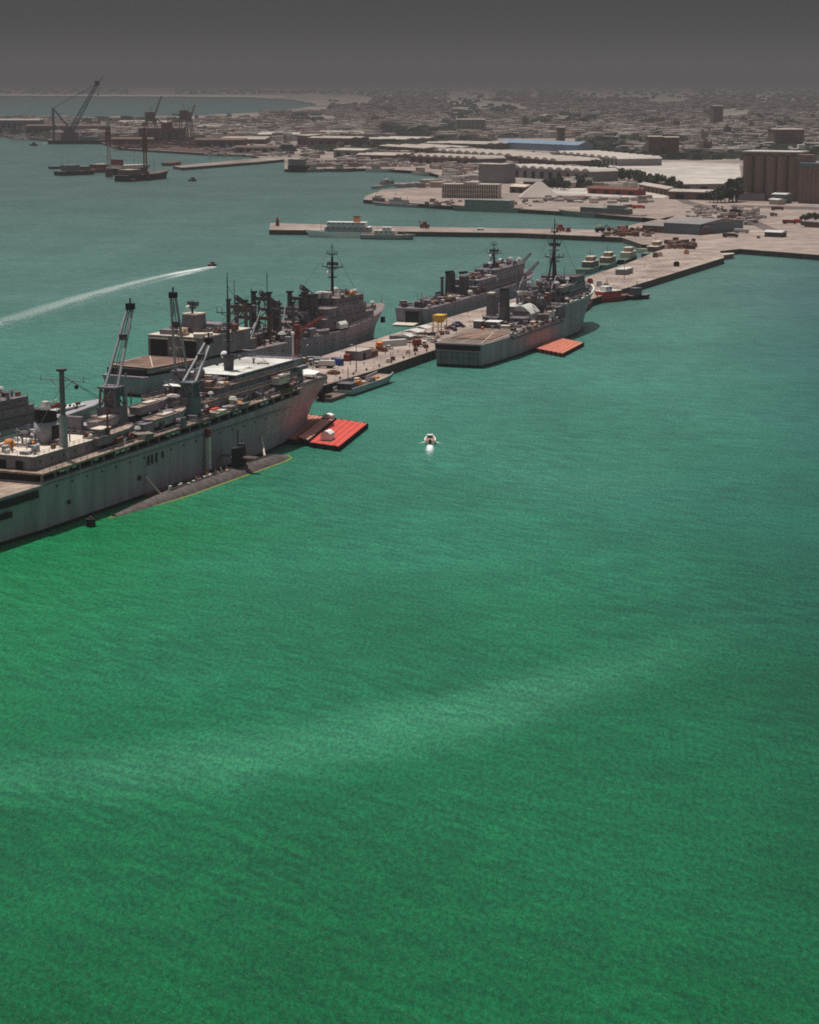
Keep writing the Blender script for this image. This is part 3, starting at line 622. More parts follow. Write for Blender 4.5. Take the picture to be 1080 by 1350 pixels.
clutter(ten, 58, 118, -11, 11, zd, 70, 25, ALLK, .9, 1.7)
clutter(ten, 118, 183, -9, 9, 20.8, 40, 26, ('vent', 'post', 'davit', 'locker', 'pipe', 'winch'), .8, 1.4)
clutter(ten, 28, 58, -9, 9, 19.45, 16, 27, ('post', 'vent', 'davit', 'pipe'), .8, 1.4)
rig(ten, [((42, -9, 38.5), (61, -11, 29)), ((42, -9, 36), (28, -6, 20)), ((42, -9, 38.5), (70, -3, 28)), ((150.5, -1, 52), (183, 0, 26)), ((150.5, -1, 44), (110, -9, 28)), ((150.5, -1, 40), (168, -8, 24)), ((150.5, -1, 40), (140, 8, 24)), ((187, 0, 25.5), (212.8, 0, 20.5)), ((61, -11, 30), (77, -3, 30))])
# ship's boats on the tender's deck
def ships_boat(name, L_, B_, m, cabin, label, loc, rz, grp='boats carried on the deck of the tender'):
    r = thing(name, label, 'boat', loc, rz, grp)
    s = [(0, B_ * .42, -.3, B_ * .46, 2.), (L_ * .3, B_ * .46, L_ * .3, B_ * .5, 2.), (L_ * .7, B_ * .4, L_ * .72, B_ * .48, 2.2), (L_ * .9, B_ * .2, L_ * .93, B_ * .3, 2.5), (L_ * .97, .05, L_, .1, 2.8)]
    hull(s, 'hull', m, r, -.1); deck_sheet(s, 'deck', 'deck_tan', r, .35, .05)
    b = MB()
    for sg in (-1, 1):
        for p, q in zip(s, s[1:]): b.bar((p[2], sg * p[3], p[4] + .15), (q[2], sg * q[3], q[4] + .15), .25, .45)
    b.build('gunwale', 'haze_gray', r)
    if cabin:
        c = MB().box(L_ * .12, L_ * .34, -B_ * .3, B_ * .3, 2., 4.).build('cabin', 'pale_gray', r); MB().box(L_ * .1, L_ * .36, -B_ * .34, B_ * .34, 4.01, 4.15).build('roof', 'canvas', c)
        w = MB(); win_band(w, L_ * .12, L_ * .34, -B_ * .3, B_ * .3, 2.8, .7, 1.1, .7); w.build('window', 'glass', c)
    else: MB().box(L_ * .3, L_ * .6, -B_ * .25, B_ * .25, 2.05, 2.7).box(L_ * .68, L_ * .74, -B_ * .3, B_ * .3, 2.3, 2.7).build('thwart', 'canvas', r)
    MB().box(L_ * .2, L_ * .24, -B_ * .45, B_ * .45, -1.4, -.05).box(L_ * .7, L_ * .74, -B_ * .4, B_ * .4, -1.4, -.05).build('cradle', 'dark_gray', r)
    return r
ships_boat('launch', 21, 5.4, 'haze_gray', True, 'long grey launch with a pale cabin roof, on the tender deck near the funnel', T(55.5, -9.2, zd(60) + 1.5), T.rz)
ships_boat('launch', 14, 4.2, 'pale_gray', False, 'open pale grey boat stowed above and behind the long cabin launch, below the nearest crane', T(63.5, -4.8, zd(60) + 4.4), T.rz)
MB().box(64, 77, -6.8, -3.2, zd(65), zd(65) + 3.0).build('boat_skid', 'dark_gray', ten)
ships_boat('launch', 20, 5, 'pale_gray', False, 'long open launch at the tender deck edge between two cranes, lower of the pair', T(86.5, -9.3, zd(90) + 1.5), T.rz)
ships_boat('launch', 18, 4.4, 'haze_gray', False, 'grey launch stowed inboard of and above its twin, beside the blue-grey crane tower', T(88.5, -3.6, zd(90) + 4.4), T.rz)
MB().box(89.5, 105, -5.6, -1.8, zd(92), zd(92) + 3.0).build('boat_skid', 'dark_gray', ten)
ships_boat('motor_boat', 9, 3, 'canvas', False, 'small boat on the side deck below the forward deckhouse of the tender', T(161, -11.9, 20.5), T.rz)

# ---------------------------------------------------------------- the submarine alongside
SUBL = 104.
S = Frame(P(151, 681, 0)[:2], 23.6)
sub = thing('submarine', 'long low black submarine lying against the side of the big grey tender', 'submarine', S(0, 0), S.rz)
def sub_body(b, dz=0., dr=0., n=28):
    prof = [(0, .9), (6, 2.), (14, 3.), (24, 4.1), (34, 4.6), (86, 4.6), (92, 4.4), (96, 4.), (98.4, 3.3), (99.8, 2.2), (100.4, .4)]
    vs = []
    for x, r in prof:
        top = 2.0 if 34 <= x <= 92 else .5 + (1.5 * x / 34 if x < 34 else 1.5 * (100.4 - x) / 8.4); zc = top - r
        for i in range(n): t = 2 * math.pi * i / n; vs.append((x, (r + dr) * math.cos(t), zc + dz + (r + dr) * math.sin(t)))
    k = len(prof)
    return b.add(vs, [(j * n + i, j * n + (i + 1) % n, (j + 1) * n + (i + 1) % n, (j + 1) * n + i) for j in range(k - 1) for i in range(n)])
sub_body(MB()).build('hull', 'sub_black', sub, True)
# flat yellow-green band added for the submerged hull showing through the water
b = MB(); o_ = [(-3, .4), (6, 1.3), (14, 2.3), (24, 4.0), (34, 4.6), (86, 4.7), (92, 4.6), (96, 4.2), (99.5, 3.2), (102.6, .4)]
vs = [(x, -h, .05) for x, h in o_] + [(x, h, .05) for x, h in reversed(o_)]; n = len(vs); vin = [(min(x, 100.2) - (0 if x < 100 else .4), (abs(y) - .75 if abs(y) > .8 else .05) * (1 if y > 0 else -1), .12) for x, y, z in vs]
b.add(vs + vin, [(i, (i + 1) % n, n + (i + 1) % n, n + i) for i in range(n)]); b.build('underwater_hull_band', 'underwater_yellow', sub)
k = MB(); n = 14; vs = []
for z, s in ((.9, 1.), (7.8, .93)):
    for i in range(n):
        t = 2 * math.pi * i / n; vs.append((70.5 + 4.2 * s * math.cos(t), (1.25 * math.sin(t)) * s, z))
k.add(vs, [(i, (i + 1) % n, n + (i + 1) % n, n + i) for i in range(n)] + [tuple(range(n - 1, -1, -1)), tuple(range(n, 2 * n))])
sail = k.build('sail', 'flat_black', sub)
MB().box(69.6, 72.2, -6, 6, 4.6, 4.95, .3, 0).build('sail_plane', 'sub_black', sail)
MB().cyl((70.5, .2, 7.8), (70.5, .2, 13.), .2).cyl((72, -.2, 7.8), (72, -.2, 10.), .14).build('periscope', 'dark_gray', sail)
MB().box(71.4, 73.3, -.7, .7, 7.82, 8.5).build('bridge_canopy', 'dark_gray', sail)
MB().box(30, 66, -.55, .55, 1.85, 2.06).box(76, 92, -.55, .55, 1.85, 2.06).each('deck_casing', 'flat_black', sub)
b = MB()
for x in range(8, 66, 7): b.box(x, x + .5, -1.2, -.9, 1.2, 1.6) if x > 34 else None
for x in (80, 86, 92): b.box(x, x + .6, -.9, -.6, 1.3, 1.8)
b.box(83, 84.8, -.9, .9, 1.4, 1.75).box(40, 42, -1, 1, 1.4, 1.75); b.build('hatch', 'mid_gray', sub)
b = MB()
rnd = random.Random(8)
for i in range(16): x = rnd.uniform(30, 66); y = rnd.uniform(-1.2, 1.6); b.box(x, x + rnd.uniform(.6, 1.6), y, y + rnd.uniform(.5, 1.), 1.2, rnd.uniform(1.8, 2.5))
tag(b.build('stores_pile', 'dirty_white'), 'scattered pale stores and gear lying on the submarine deck behind the sail', 'stores').matrix_world = Matrix.Translation(S(0, 0)) @ Matrix.Rotation(S.rz, 4, 'Z')
def spar(p, q, label):
    b = MB(); b.cyl(p, q, .32, .28, 8); c = Vector(p); b.ball(q, .45, 8, 4); tag(b.build('mooring_spar', 'canvas'), label, 'spar')
spar(S(26, .8, 1.3), T(76, -14.1, 5.6), 'pale spar slanting from the aft deck of the submarine to the tender')
spar(S(89, 1., 1.9), T(147, -13.9, 6.), 'pale spar slanting from the submarine bow to the tender')
g = thing('fender', 'black cylindrical fender floating at the tender waterline, astern of the submarine', 'fender', P(120, 694, 0), T.rz)
MB().cyl((0, 0, -1.2), (0, 0, 2.1), 1.25, None, 14).build('drum', 'rubber', g); MB().cyl((0, 0, 2.1), (0, 0, 2.6), .4).build('eye', 'rust', g)
for i, (x, y, s) in enumerate(((34, 5.6, 8), (56, 6.0, 8), (84, 5.4, 7))):
    tag(MB().box(-s, s, -.7, .7, -.8, .9).build('camel', 'wall_brown'), ('sternmost', 'middle', 'foremost')[i] + ' of the dark timber camels between the submarine and the tender', 'camel', 'camels between submarine and tender').matrix_world = Matrix.Translation(S(x, y)) @ Matrix.Rotation(S.rz, 4, 'Z')

# ---------------------------------------------------------------- red and brown floating pontoons by the bow
def pontoon(pts, z, m, label, side='flat_black', ribs=0):
    pl = PP(pts, z); c = sum(pl, Vector()) / len(pl); r = thing('pontoon', label, 'pontoon', (c.x, c.y, 0))
    q = [(p.x - c.x, p.y - c.y) for p in pl]
    MB().prism(q, -.8, z - .15).build('float', side, r); MB().prism([(x * .985, y * .985) for x, y in q], z - .14, z).build('deck', m, r)
    b = MB()
    for i in range(len(q)):
        a = Vector(q[i]); e = Vector(q[(i + 1) % len(q)]); n = max(2, int((e - a).length / 3.2))
        for k in range(n): t = a.lerp(e, (k + .5) / n); b.cyl((t.x * 1.01, t.y * 1.01, .2), (t.x * 1.01, t.y * 1.01, z + .12), .42, None, 8)
    b.each('tyre_fender', 'rubber', r)
    if ribs:
        b = MB(); 
        for k in range(1, ribs): f = k / ribs; a = Vector(q[0]).lerp(Vector(q[1]), f) * .96; e = Vector(q[3]).lerp(Vector(q[2]), f) * .96; b.bar((a.x, a.y, z + .02), (e.x, e.y, z + .02), .25, .06)
        b.each('seam', 'dull_red', r)
    return r
pontoon([(408, 583), (447, 588.5), (485, 558), (445, 552)], 1.7, 'red', 'bright red pontoon carrying a white tent, off the bow of the tender', ribs=5)
pontoon([(372, 577), (392, 580), (428, 549), (405, 546)], 1.7, 'pontoon_brown', 'reddish brown pontoon lying against the tender bow, beside the red one', ribs=4)  # brown tone stands for the pontoon's part in the bow's shadow
pontoon([(392.5, 576.5), (406.5, 580), (443, 550.6), (429, 547.6)], 2.15, 'salmon', 'narrow salmon pink strip, the sunlit part of the brown pontoon beside the bright red one')  # lit part of the brown pontoon, its sunlight painted as a paler slab
def tent(name, label, loc, rz, sx, sy, hz, m='white_paint', cat='tent', group=None):
    r = thing(name, label, cat, loc, rz, group)
    MB().barrel(-sx / 2, sx / 2, -sy / 2, sy / 2, .1, hz * .7, hz * .3).build('cover', m, r)
    MB().box(-sx / 2 - .3, sx / 2 + .3, -sy / 2 - .3, sy / 2 + .3, 0, .25).build('base', 'mid_gray', r); return r
c = P(432, 580, 1.7); tent('shelter', 'white rounded shelter standing on the bright red pontoon', c, T.rz + .1, 4.4, 3.2, 3.2)
c = P(433, 551.5, 2.2); tent('shelter', 'small white covered crate at the far end of the sunlit pink strip', c, T.rz, 2.6, 3.2, 1.7)
pontoon([(706, 459), (742, 466), (770, 451.5), (733, 444)], 1.7, 'brick_salmon', 'faded orange red pontoon lying against the side of the amphibious ship', 'dull_red', ribs=7)
# ---------------------------------------------------------------- the supply ship beyond the tender
A = Frame((-105, 776), 26.9)
sup = thing('supply_ship', 'grey supply ship with a brown helicopter deck, twin hangar doors and many king posts', 'ship', A(0, 0), A.rz)
st = [(0, 7.5, -1, 9.2, 7.4), (10, 9.5, 10, 11, 7.4), (30, 11.6, 30, 12, 7.4), (30.05, 11.6, 30.05, 12, 9.4), (150, 11.8, 152, 12.2, 9.6), (150.05, 11.8, 152.05, 12.2, 10.4), (168, 9.2, 172, 11.2, 11.8), (182, 5, 188, 8.6, 13.4), (191, 2, 198, 5, 14.6), (196, .15, 205, .4, 15.4)]
hull(st, 'hull', 'hull_warm', sup)
deck_sheet(st, 'main_deck', 'deck_gray', sup, .3, .06, 30.05, 152); deck_sheet(st, 'foredeck', 'deck_gray', sup, .3, .06, 152.05, 210)
MB().box(1, 34, -8.3, 8.3, 7.5, 9.9).build('gap_shade', 'flat_black', sup)  # inset black block painting the shade in the gap under the helicopter deck
MB().prism([(2.1, -9.9), (33, -11.6), (33, 11.6), (28, 11.8), (4.1, 9.4)], 8.5, 9.9).build('deck_skirt', 'haze_gray', sup)
MB().prism([(2, -10), (40, -12), (40, 12), (28, 12), (4, 9.5)], 9.9, 10.5).build('helicopter_deck', 'deck_brown', sup)
b = MB(); z = 10.53
for p, q in (((6, -8.5), (31.5, 9.6)), ((3, -9.2), (39, -11.2)), ((3, -9.2), (4.6, 8.7)), ((5, 8.8), (28, 11))): b.bar((p[0], p[1], z), (q[0], q[1], z), .32, .03)
b.build('deck_marking', 'canvas', sup)
MB().box(7, 32, -11.7, -11.3, 9.6, 9.8).box(2.2, 2.7, -10, 9, 9.5, 9.8).build('safety_net', 'deck_brown', sup)
hg = MB().box(34, 70, -12, 12, 10.55, 18.2).build('hangar', 'haze_gray', sup)
MB().box(33.7, 70.3, -12.3, 12.3, 18.2, 18.5).build('roof', 'canvas', hg)
MB().box(33.8, 33.98, 3.3, 10.8, 10.6, 16.9).box(33.8, 33.98, -9.8, -3.6, 10.6, 16.9).each('door', 'flat_black', hg)  # black panels painted for the shade inside the hangar openings
MB().box(33.3, 34, 2.6, 11.4, 17, 17.4).box(33.3, 34, -10.4, -3, 17, 17.4).build('door_canopy', 'canvas', hg)
for y in (1.8, -1.4): MB().box(33.7, 33.95, y - .5, y + .5, 13, 14.2).build('locker', 'dirty_white', hg)
clutter(sup, 36, 69, -11, 11, 18.55, 46, 51, ('vent', 'locker', 'hatch', 'locker', 'reel'), .9, 1.7)
tw = MB().box(44, 52, -3.4, 3.4, 18.5, 25.4, .5, .4).build('funnel', 'mid_gray', sup)
MB().box(44.3, 51.7, -3.2, 3.2, 25.4, 25.9).build('funnel_cap', 'canvas', tw)
mast(sup, 47, 0, 25.9, 31, .5, ((.5, 2.4),), 'dark_gray', True, 'aft_mast')
MB().box(36, 40, 2, 8, 18.5, 20.3).box(54, 62, -8, 2, 18.5, 21.2).build('deckhouse', 'haze_gray', sup)
def kingpost(x, z1, m='dark_gray', y=5.2, w=1.1, booms=()):
    b = MB()
    for s in (-1, 1): b.box(x - w / 2, x + w / 2, s * y - w / 2, s * y + w / 2, 9.5, z1, .12, .12)
    b.box(x - w * .4, x + w * .4, -y, y, z1 - 3, z1 - 1.6)
    for s in (-1, 1): b.bar((x, s * y, z1 - 6), (x, 0, z1 - 2.2), .4)
    o = b.build('kingpost', m, sup)
    k = MB()
    for s in (-1, 1): k.box(x - w * .7, x + w * .7, s * y - w * .7, s * y + w * .7, z1, z1 + .7)
    k.build('mast_head', 'flat_black', o)
    for (dx, dy, dz, y0) in booms: MB().bar((x + .8, y0, 14), (x + dx, y0 + dy, dz), .5).build('boom', 'pale_gray', o)
    return o
kingpost(80, 27.5, 'wall_brown', 4, 1.2, ((12, 3, 19, -5),)); kingpost(85, 25.6, 'mid_gray', 3, .9); kingpost(99, 29, 'dark_gray', 3.6, 1.5); kingpost(105, 24, 'mid_gray', 5, .9)
kingpost(128, 26.5, 'dark_gray', 3.6, 1.7, ((-14, -4, 20, -5),)); kingpost(116, 23.5, 'mid_gray', 5, 1.); kingpost(92, 22, 'rust', 8, .7); kingpost(122, 21, 'mid_gray', 8.5, .8)
for a_, b_ in (((74, -9, 12), (90, -5, 23)), ((76, 8, 12), (92, 3, 25)), ((100, -9, 12), (113, -3, 24)), ((120, 9, 13), (106, 3, 24)), ((126, -9, 12), (116, -6, 22)), ((131, 7, 12), (141, 2, 25))): MB().bar(a_, b_, .5).build('boom', 'mid_gray', sup)
MB().cyl((79.6, 1, 14), (79.6, 1, 36), .16).cyl((103.5, 0, 14), (103.5, 0, 37), .18).cyl((96, 3, 14), (96, 3, 31), .22).each('whip_antenna', 'dark_gray', sup)
def jib(x, y, z0, ex, ez, tx, tz):
    b = MB().box(x - 1.4, x + 1.4, y - 1.4, y + 1.4, 9.6, z0, .3, .3); b.bar((x, y, z0), (ex, y, ez), 1.9)
    o = b.build('crane', 'dark_gray', sup); MB().box(ex - 1.6, ex + 1.2, y - 1.3, y + 1.3, ez - 1.2, ez + 1.6).build('cab', 'mid_gray', o)
    MB().bar((ex, y, ez), (tx, y, tz), 1.3, 1.7).build('boom', 'dark_gray', o); MB().bar((tx, y, tz), (tx, y, tz - 5), .16).build('cable', 'flat_black', o)
jib(93, 0, 19, 91.8, 23.2, 78.5, 29.4); jib(111.5, 0, 19, 110.5, 23.4, 98, 29.4); jib(147, 2, 19, 146.2, 23, 134.6, 28.6)
clutter(sup, 71, 134, -11.4, 11.4, 9.6, 92, 55, smin=1., smax=2.3)
house(sup, 86, 90, -6, 6, 9.5, 14, 'mid_gray'); house(sup, 106, 113, -9, -2, 9.5, 13, 'mid_gray'); house(sup, 73, 78, -10, 8, 9.5, 13.5, 'haze_gray', 'deck_tan'); house(sup, 118, 124, -3, 8, 9.5, 15, 'mid_gray')
house(sup, 134, 178, -9.8, 9.8, 10.2, 15, 'mid_gray', 'deck_gray'); house(sup, 138, 172, -9.2, 9.2, 15.15, 19, 'haze_gray', 'deck_gray'); house(sup, 148, 172, -8, 8, 19.15, 22.6, 'mid_gray', 'deck_gray', 'bridge')
fu = MB().box(134, 141, -3.4, 3.4, 15, 24.6, .5, .5).build('funnel', 'dark_gray', sup); MB().box(134.4, 140.6, -3, 3, 24.6, 25.2).build('funnel_cap', 'flat_black', fu)
clutter(sup, 139, 171, -8.6, 8.6, 22.7, 24, 57, ('vent', 'locker', 'reel'), .8, 1.6)
mast(sup, 158.5, 0, 22.7, 45, .7, ((.55, 5), (.8, 2.5)), 'flat_black', True, 'foremast')
MB().box(149, 153, -3, 3, 22.7, 25).ball((165, 2, 24.4), 1.4).build('director', 'dirty_white', sup)
MB().barrel(144, 151, -11.8, -8.8, 10.3, 12, 1.4).build('boat_cover', 'white_paint', sup); MB().cyl((151.1, -10.3, 11.6), (151.3, -10.3, 11.6), 1.0).build('hatch', 'dark_gray', sup)
MB().box(176, 181, -2, 2, 12.4, 15.4).ball((178.5, 0, 15.6), 2.).build('gun_mount', 'mid_gray', sup); MB().ball((186, -1, 16), 1.1).build('radome', 'dirty_white', sup)
clutter(sup, 180, 196, -4, 4, 14.2, 14, 58, ('winch', 'bollard', 'vent', 'locker'))
MB().cyl((204, 0, 15), (204, 0, 19), .12).cyl((176, 6, 12), (176, 6, 24), .14).each('jackstaff', 'pale_gray', sup)
rails(MB(), [(152, -12.1, 10.5), (172, -11.1, 11.9), (188, -8.5, 13.5), (198, -4.9, 14.7), (204.6, 0, 15.5), (198, 4.9, 14.7), (188, 8.5, 13.5)], 1.1, 3, .1).build('railing', 'pale_gray', sup)
MB().box(195, 197, -5.6, -4.2, 7.5, 10).build('anchor', 'flat_black', sup)
b = MB()
for i in range(20): b.box(46 + i * 7, 46.5 + i * 7, -12.2, -12.03, 6.2, 6.7)
b.each('porthole', 'flat_black', sup)

# ---------------------------------------------------------------- the amphibious transport on the near side of the pier
Q = Frame((20, 855.5), 21.3)
lpd = thing('amphibious_ship', 'grey warship with broad flight deck and square stern, moored beside the near pier edge', 'ship', Q(0, 0), Q.rz)
st = [(0, 9.6, -1, 10.2, 9.4), (14, 11, 14, 11.5, 9.4), (45, 12.3, 45, 12.6, 9.6), (104, 12.6, 104, 12.8, 10), (104.05, 12.6, 104.05, 12.8, 15.4), (128, 12, 130, 12.9, 15.5), (144, 8.8, 148, 11.8, 16), (157, 5, 162, 9, 16.8), (165, 1.9, 172, 4.8, 17.8), (170, .15, 178.5, .6, 18.6)]
hull(st, 'hull', 'hull_warm', lpd)
deck_sheet(st, 'flight_deck', 'flight_deck', lpd, .2, .06, -2, 104); deck_sheet(st, 'foredeck', 'dark_gray', lpd, .6, .06, 104.05, 190)
MB().box(-1.28, -1.0, -9.4, 9.4, 7.1, 8.9).build('deck_recess', 'flat_black', lpd)  # black strip painted for the shade in the recess under the deck
sg = MB().box(-1.6, -1.02, -8.2, 8.2, 1.2, 6.3).build('stern_gate', 'haze_gray', lpd)
b = MB()
for y in (-7.2, -4.8, -2.4, 0, 2.4, 4.8, 7.2): b.box(-1.85, -1.6, y - .12, y + .12, 1.5, 6.3)
b.box(-1.85, -1.6, -8, 8, 3.8, 4.05).box(-2.0, -1.6, -9.2, 9.2, 6.3, 6.7).each('rib', 'mid_gray', sg)
MB().box(30, 100, -13.3, -12.5, 8.4, 9.2).box(30, 100, 12.5, 13.3, 8.4, 9.2).build('catwalk', 'dark_gray', lpd)
b = MB(); z = 9.62
for p, q in (((1, 9.4), (1, -9.4)), ((2, 9), (40, 1)), ((2, -9), (40, -1)), ((44, -10.6), (44, 10.6)), ((0, 0), (60, 0)), ((14, 9.8), (60, 10.4)), ((14, -9.8), (70, -10.4))): b.bar((p[0], p[1], z + (p[0] + q[0]) * .0024), (q[0], q[1], z + (p[0] + q[0]) * .0024), .25, .03)
b.build('deck_marking', 'canvas', lpd)
MB().box(16, 46, -8, 9, 9.64, 9.72).build('landing_pad', 'deck_brown', lpd)
dk = lambda x: 9.62 + x * .005
clutter(lpd, 30, 102, -12.6, -11.4, dk, 60, 61, ('locker', 'vent', 'life_raft', 'bollard', 'reel'), .5, 1.)
clutter(lpd, 46, 100, -11, 11, dk, 70, 62, smin=.6, smax=1.3)
hb = MB().barrel(80, 93, -4.4, 4.4, 9.9, 13.4, 3.2, 12).build('hangar', 'dirty_white', lpd); MB().box(79.8, 79.98, -3.9, 3.9, 10, 14.4).build('door', 'wall_brown', hb)  # door panel: shade inside the open hangar painted as dark brown
MB().barrel(80.5, 92.5, -2.8, 3.4, 13.6, 14.6, 2.3, 12).build('roof_cover', 'dirty_white', hb)
MB().box(54, 60, 2, 7.5, 9.9, 12.2).box(66, 72, -2.5, .5, 9.9, 11).build('deckhouse', 'mid_gray', lpd); MB().box(53.6, 60.4, 1.6, 7.9, 12.22, 12.5).build('awning', 'white_paint', lpd)
for (x, y, z, m) in ((67.5, 9.5, 22.8, 'mid_gray'), (64.5, 2.6, 25.2, 'dark_gray')):
    s = MB().box(x - 2.8, x + 2.8, y - 1.7, y + 1.7, 9.9, z, .6, .3).build('funnel', m, lpd)
    MB().box(x - 2.1, x + 2.1, y - 1.4, y + 1.4, z, z + .8).build('funnel_cap', 'canvas' if m == 'mid_gray' else 'flat_black', s)
MB().box(51, 55.5, 8.6, 12, 9.8, 12.6).build('control_cab', 'mid_gray', lpd); MB().box(50.6, 55.9, 8.2, 12.4, 12.62, 12.9).build('roof', 'dirty_white', lpd)
house(lpd, 61, 78, 4.6, 11.4, 9.9, 13.4, 'mid_gray', 'mid_gray'); house(lpd, 70, 78, -5, 3, 9.9, 12.4, 'haze_gray', 'mid_gray'); house(lpd, 95, 104, -5, 4.6, 15.15, 18.6, 'haze_gray', 'mid_gray')
for x, y, z in ((98, -7.4, 27), (98, 8, 26), (76, 9.6, 21)):
    kp = MB().cyl((x, y, 9.9), (x, y, z), .55, .4).build('kingpost', 'mid_gray', lpd); MB().bar((x, y, z - 5), (x + 9, y, z + 1), .45).build('boom', 'mid_gray', kp)
house(lpd, 88, 104, 5.4, 12, 9.9, 15.4, 'haze_gray', 'dirty_white'); house(lpd, 96, 104, -12, 5, 9.9, 15, 'mid_gray', 'mid_gray')
house(lpd, 106, 152, -9.6, 9.6, 15.7, 18.9, 'mid_gray', 'dark_gray'); house(lpd, 112, 148, -8.8, 8.8, 19.05, 22, 'haze_gray', 'dark_gray'); house(lpd, 134, 148, -8.4, 8.4, 22.15, 25, 'mid_gray', 'dark_gray', 'bridge')
b = MB()
for p, q in zip(((104.1, -12.7, 15.4), (130, -12.8, 15.5), (148, -11.7, 16), (162, -8.9, 16.8)), ((130, -12.8, 15.5), (148, -11.7, 16), (162, -8.9, 16.8), (172, -4.7, 17.8))): b.bar((p[0], p[1], p[2] + .35), (q[0], q[1], q[2] + .35), .9, .8)
b.bar((104.1, -12.7, 15.75), (104.1, 8, 15.75), .9, .8); b.build('bulwark', 'dirty_white', lpd)
clutter(lpd, 106, 150, -12.6, -9.8, 15.8, 26, 63); clutter(lpd, 107, 133, -8, 8, 22.1, 30, 64, ('vent', 'locker', 'reel', 'winch'), 1, 1.9); clutter(lpd, 150, 172, -6, 6, 17., 26, 65, ('winch', 'vent', 'locker', 'bollard', 'hatch'), 1., 1.8)
for x, y, z in ((156, -4, 16.9), (156, 4, 16.9), (109, -6, 19)): MB().box(x - 1.6, x + 1.6, y - 1.4, y + 1.4, z, z + 1.6, .2, .2).cyl((x, y - .4, z + 1.4), (x + 3.4, y - .4, z + 2.4), .12).cyl((x, y + .4, z + 1.4), (x + 3.4, y + .4, z + 2.4), .12).build('gun_mount', 'dark_gray', lpd)
mast(lpd, 127, 0, 22.1, 52, .95, ((.42, 4.5), (.62, 3), (.8, 1.6)), 'dark_gray', True, 'mainmast', True)
MB().ball((152, 3, 20.6), 1.1).cyl((152, 3, 18.9), (152, 3, 20), .4).build('radome', 'white_paint', lpd, True)
MB().cyl((117, -8, 22), (117, -8, 31), .13).cyl((143, 7, 25), (143, 7, 36), .13).cyl((100, 8, 15), (100, 8, 31), .16).each('whip_antenna', 'dark_gray', lpd)
ships_boat('landing_boat', 13, 4, 'haze_gray', False, 'grey landing boat high on the amphibious ship, on the near side of its mast', Q(108, -8.6, 20.6), Q.rz, 'boats on the amphibious ship')
ships_boat('landing_boat', 11, 3.4, 'dirty_white', False, 'pale boat beside the half round hangar of the amphibious ship', Q(84, -10.2, 11.4), Q.rz, 'boats on the amphibious ship')

# ---------------------------------------------------------------- the tank landing ship on the far side of the pier
Z = Frame((.8, 1005), 21.7)
lst = thing('landing_ship', 'grey landing ship with an open stern door, on the far side of the pier', 'ship', Z(0, 0), Z.rz)
st = [(0, 7.4, -1, 7.9, 7.8), (30, 8.4, 30, 8.6, 7.8), (120, 8.6, 122, 9, 8.4), (150, 6, 153, 8.4, 9.6), (160, 2.4, 166, 6, 10.6), (166, .2, 174, 2.2, 11.4)]
hull(st, 'hull', 'hull_warm', lst); deck_sheet(st, 'main_deck', 'mid_gray', lst, .3, .06)
MB().box(-1.25, -1., -4.6, 2.4, 1.0, 6.4).build('stern_door_opening', 'flat_black', lst); MB().box(-1.6, -1.2, -5.4, -4.7, .4, 7.4).box(-1.6, -1.2, 2.5, 3.2, .4, 7.4).build('door_frame', 'haze_gray', lst)  # opening is a black panel painted for the shade inside the stern door
MB().add([(-1.2, -4.4, .9), (-1.2, 6.6, .9), (-8, 6.6, .35), (-8, -4.4, .35), (-1.2, -4.4, 1.3), (-1.2, 6.6, 1.3), (-8, 6.6, .75), (-8, -4.4, .75)], [(0, 1, 2, 3), (4, 5, 6, 7), (0, 1, 5, 4), (1, 2, 6, 5), (2, 3, 7, 6), (3, 0, 4, 7)]).build('stern_gate', 'canvas', lst)
clutter(lst, 3, 62, -7, 7, 7.9, 52, 71, smin=.9, smax=1.8)
MB().box(8, 40, -2.6, 4.6, 7.88, 8.5).build('tank_deck_hatch', 'pale_gray', lst)
MB().cyl((46.4, 2, 7.9), (46.4, 2, 18), .85, .7).cyl((46.4, 2, 18), (46.4, 2, 18.7), 1.1).build('crane_post', 'dark_gray', lst)
for y in (4.6, -2.8):
    s = MB().box(61, 68.5, y - 1.5, y + 1.5, 7.9, 19 - (y < 0) * 1.5, .3, .2).build('funnel', 'dark_gray', lst); MB().box(60, 62.2, y - 1.1, y + 1.1, 19, 20.2).box(65, 67.2, y - 1.1, y + 1.1, 19, 20).build('exhaust_pipe', 'flat_black', s)
house(lst, 70, 150, -7.2, 7.2, 8.1, 11.6, 'mid_gray', 'mid_gray'); house(lst, 76, 146, -6.8, 6.8, 11.75, 14.6, 'haze_gray', 'pale_gray'); house(lst, 104, 150, -6, 6, 14.75, 17.4, 'mid_gray', 'mid_gray', 'bridge')
clutter(lst, 77, 103, -6.4, 6.4, 14.8, 34, 72); clutter(lst, 105, 149, -5.6, 5.6, 17.5, 30, 73, ('vent', 'locker', 'reel'), .9, 1.9)
for x in (62, 72, 80): MB().cyl((x, -8.2, 9.8), (x + .1, -6.2, 9.8), 1.3, None, 14).build('cable_reel', 'canvas' if x == 62 else 'rust', lst)
mast(lst, 117, 0, 17.4, 31.5, .6, ((.55, 4.2), (.85, 1.6)), 'dark_gray', True, 'mast', True)
MB().ball((130, 1, 20.4), 1.0).cyl((130, 1, 17.4), (130, 1, 20), .3).build('radome', 'white_paint', lst, True)
for s in (-1, 1): MB().lattice((158 + s, s * 4.4, 10.4), (184 + s * 4, s * 3.6, 17.5 + s * 2), 1.3, .8, 8, .26).build('derrick', 'dark_gray', lst)

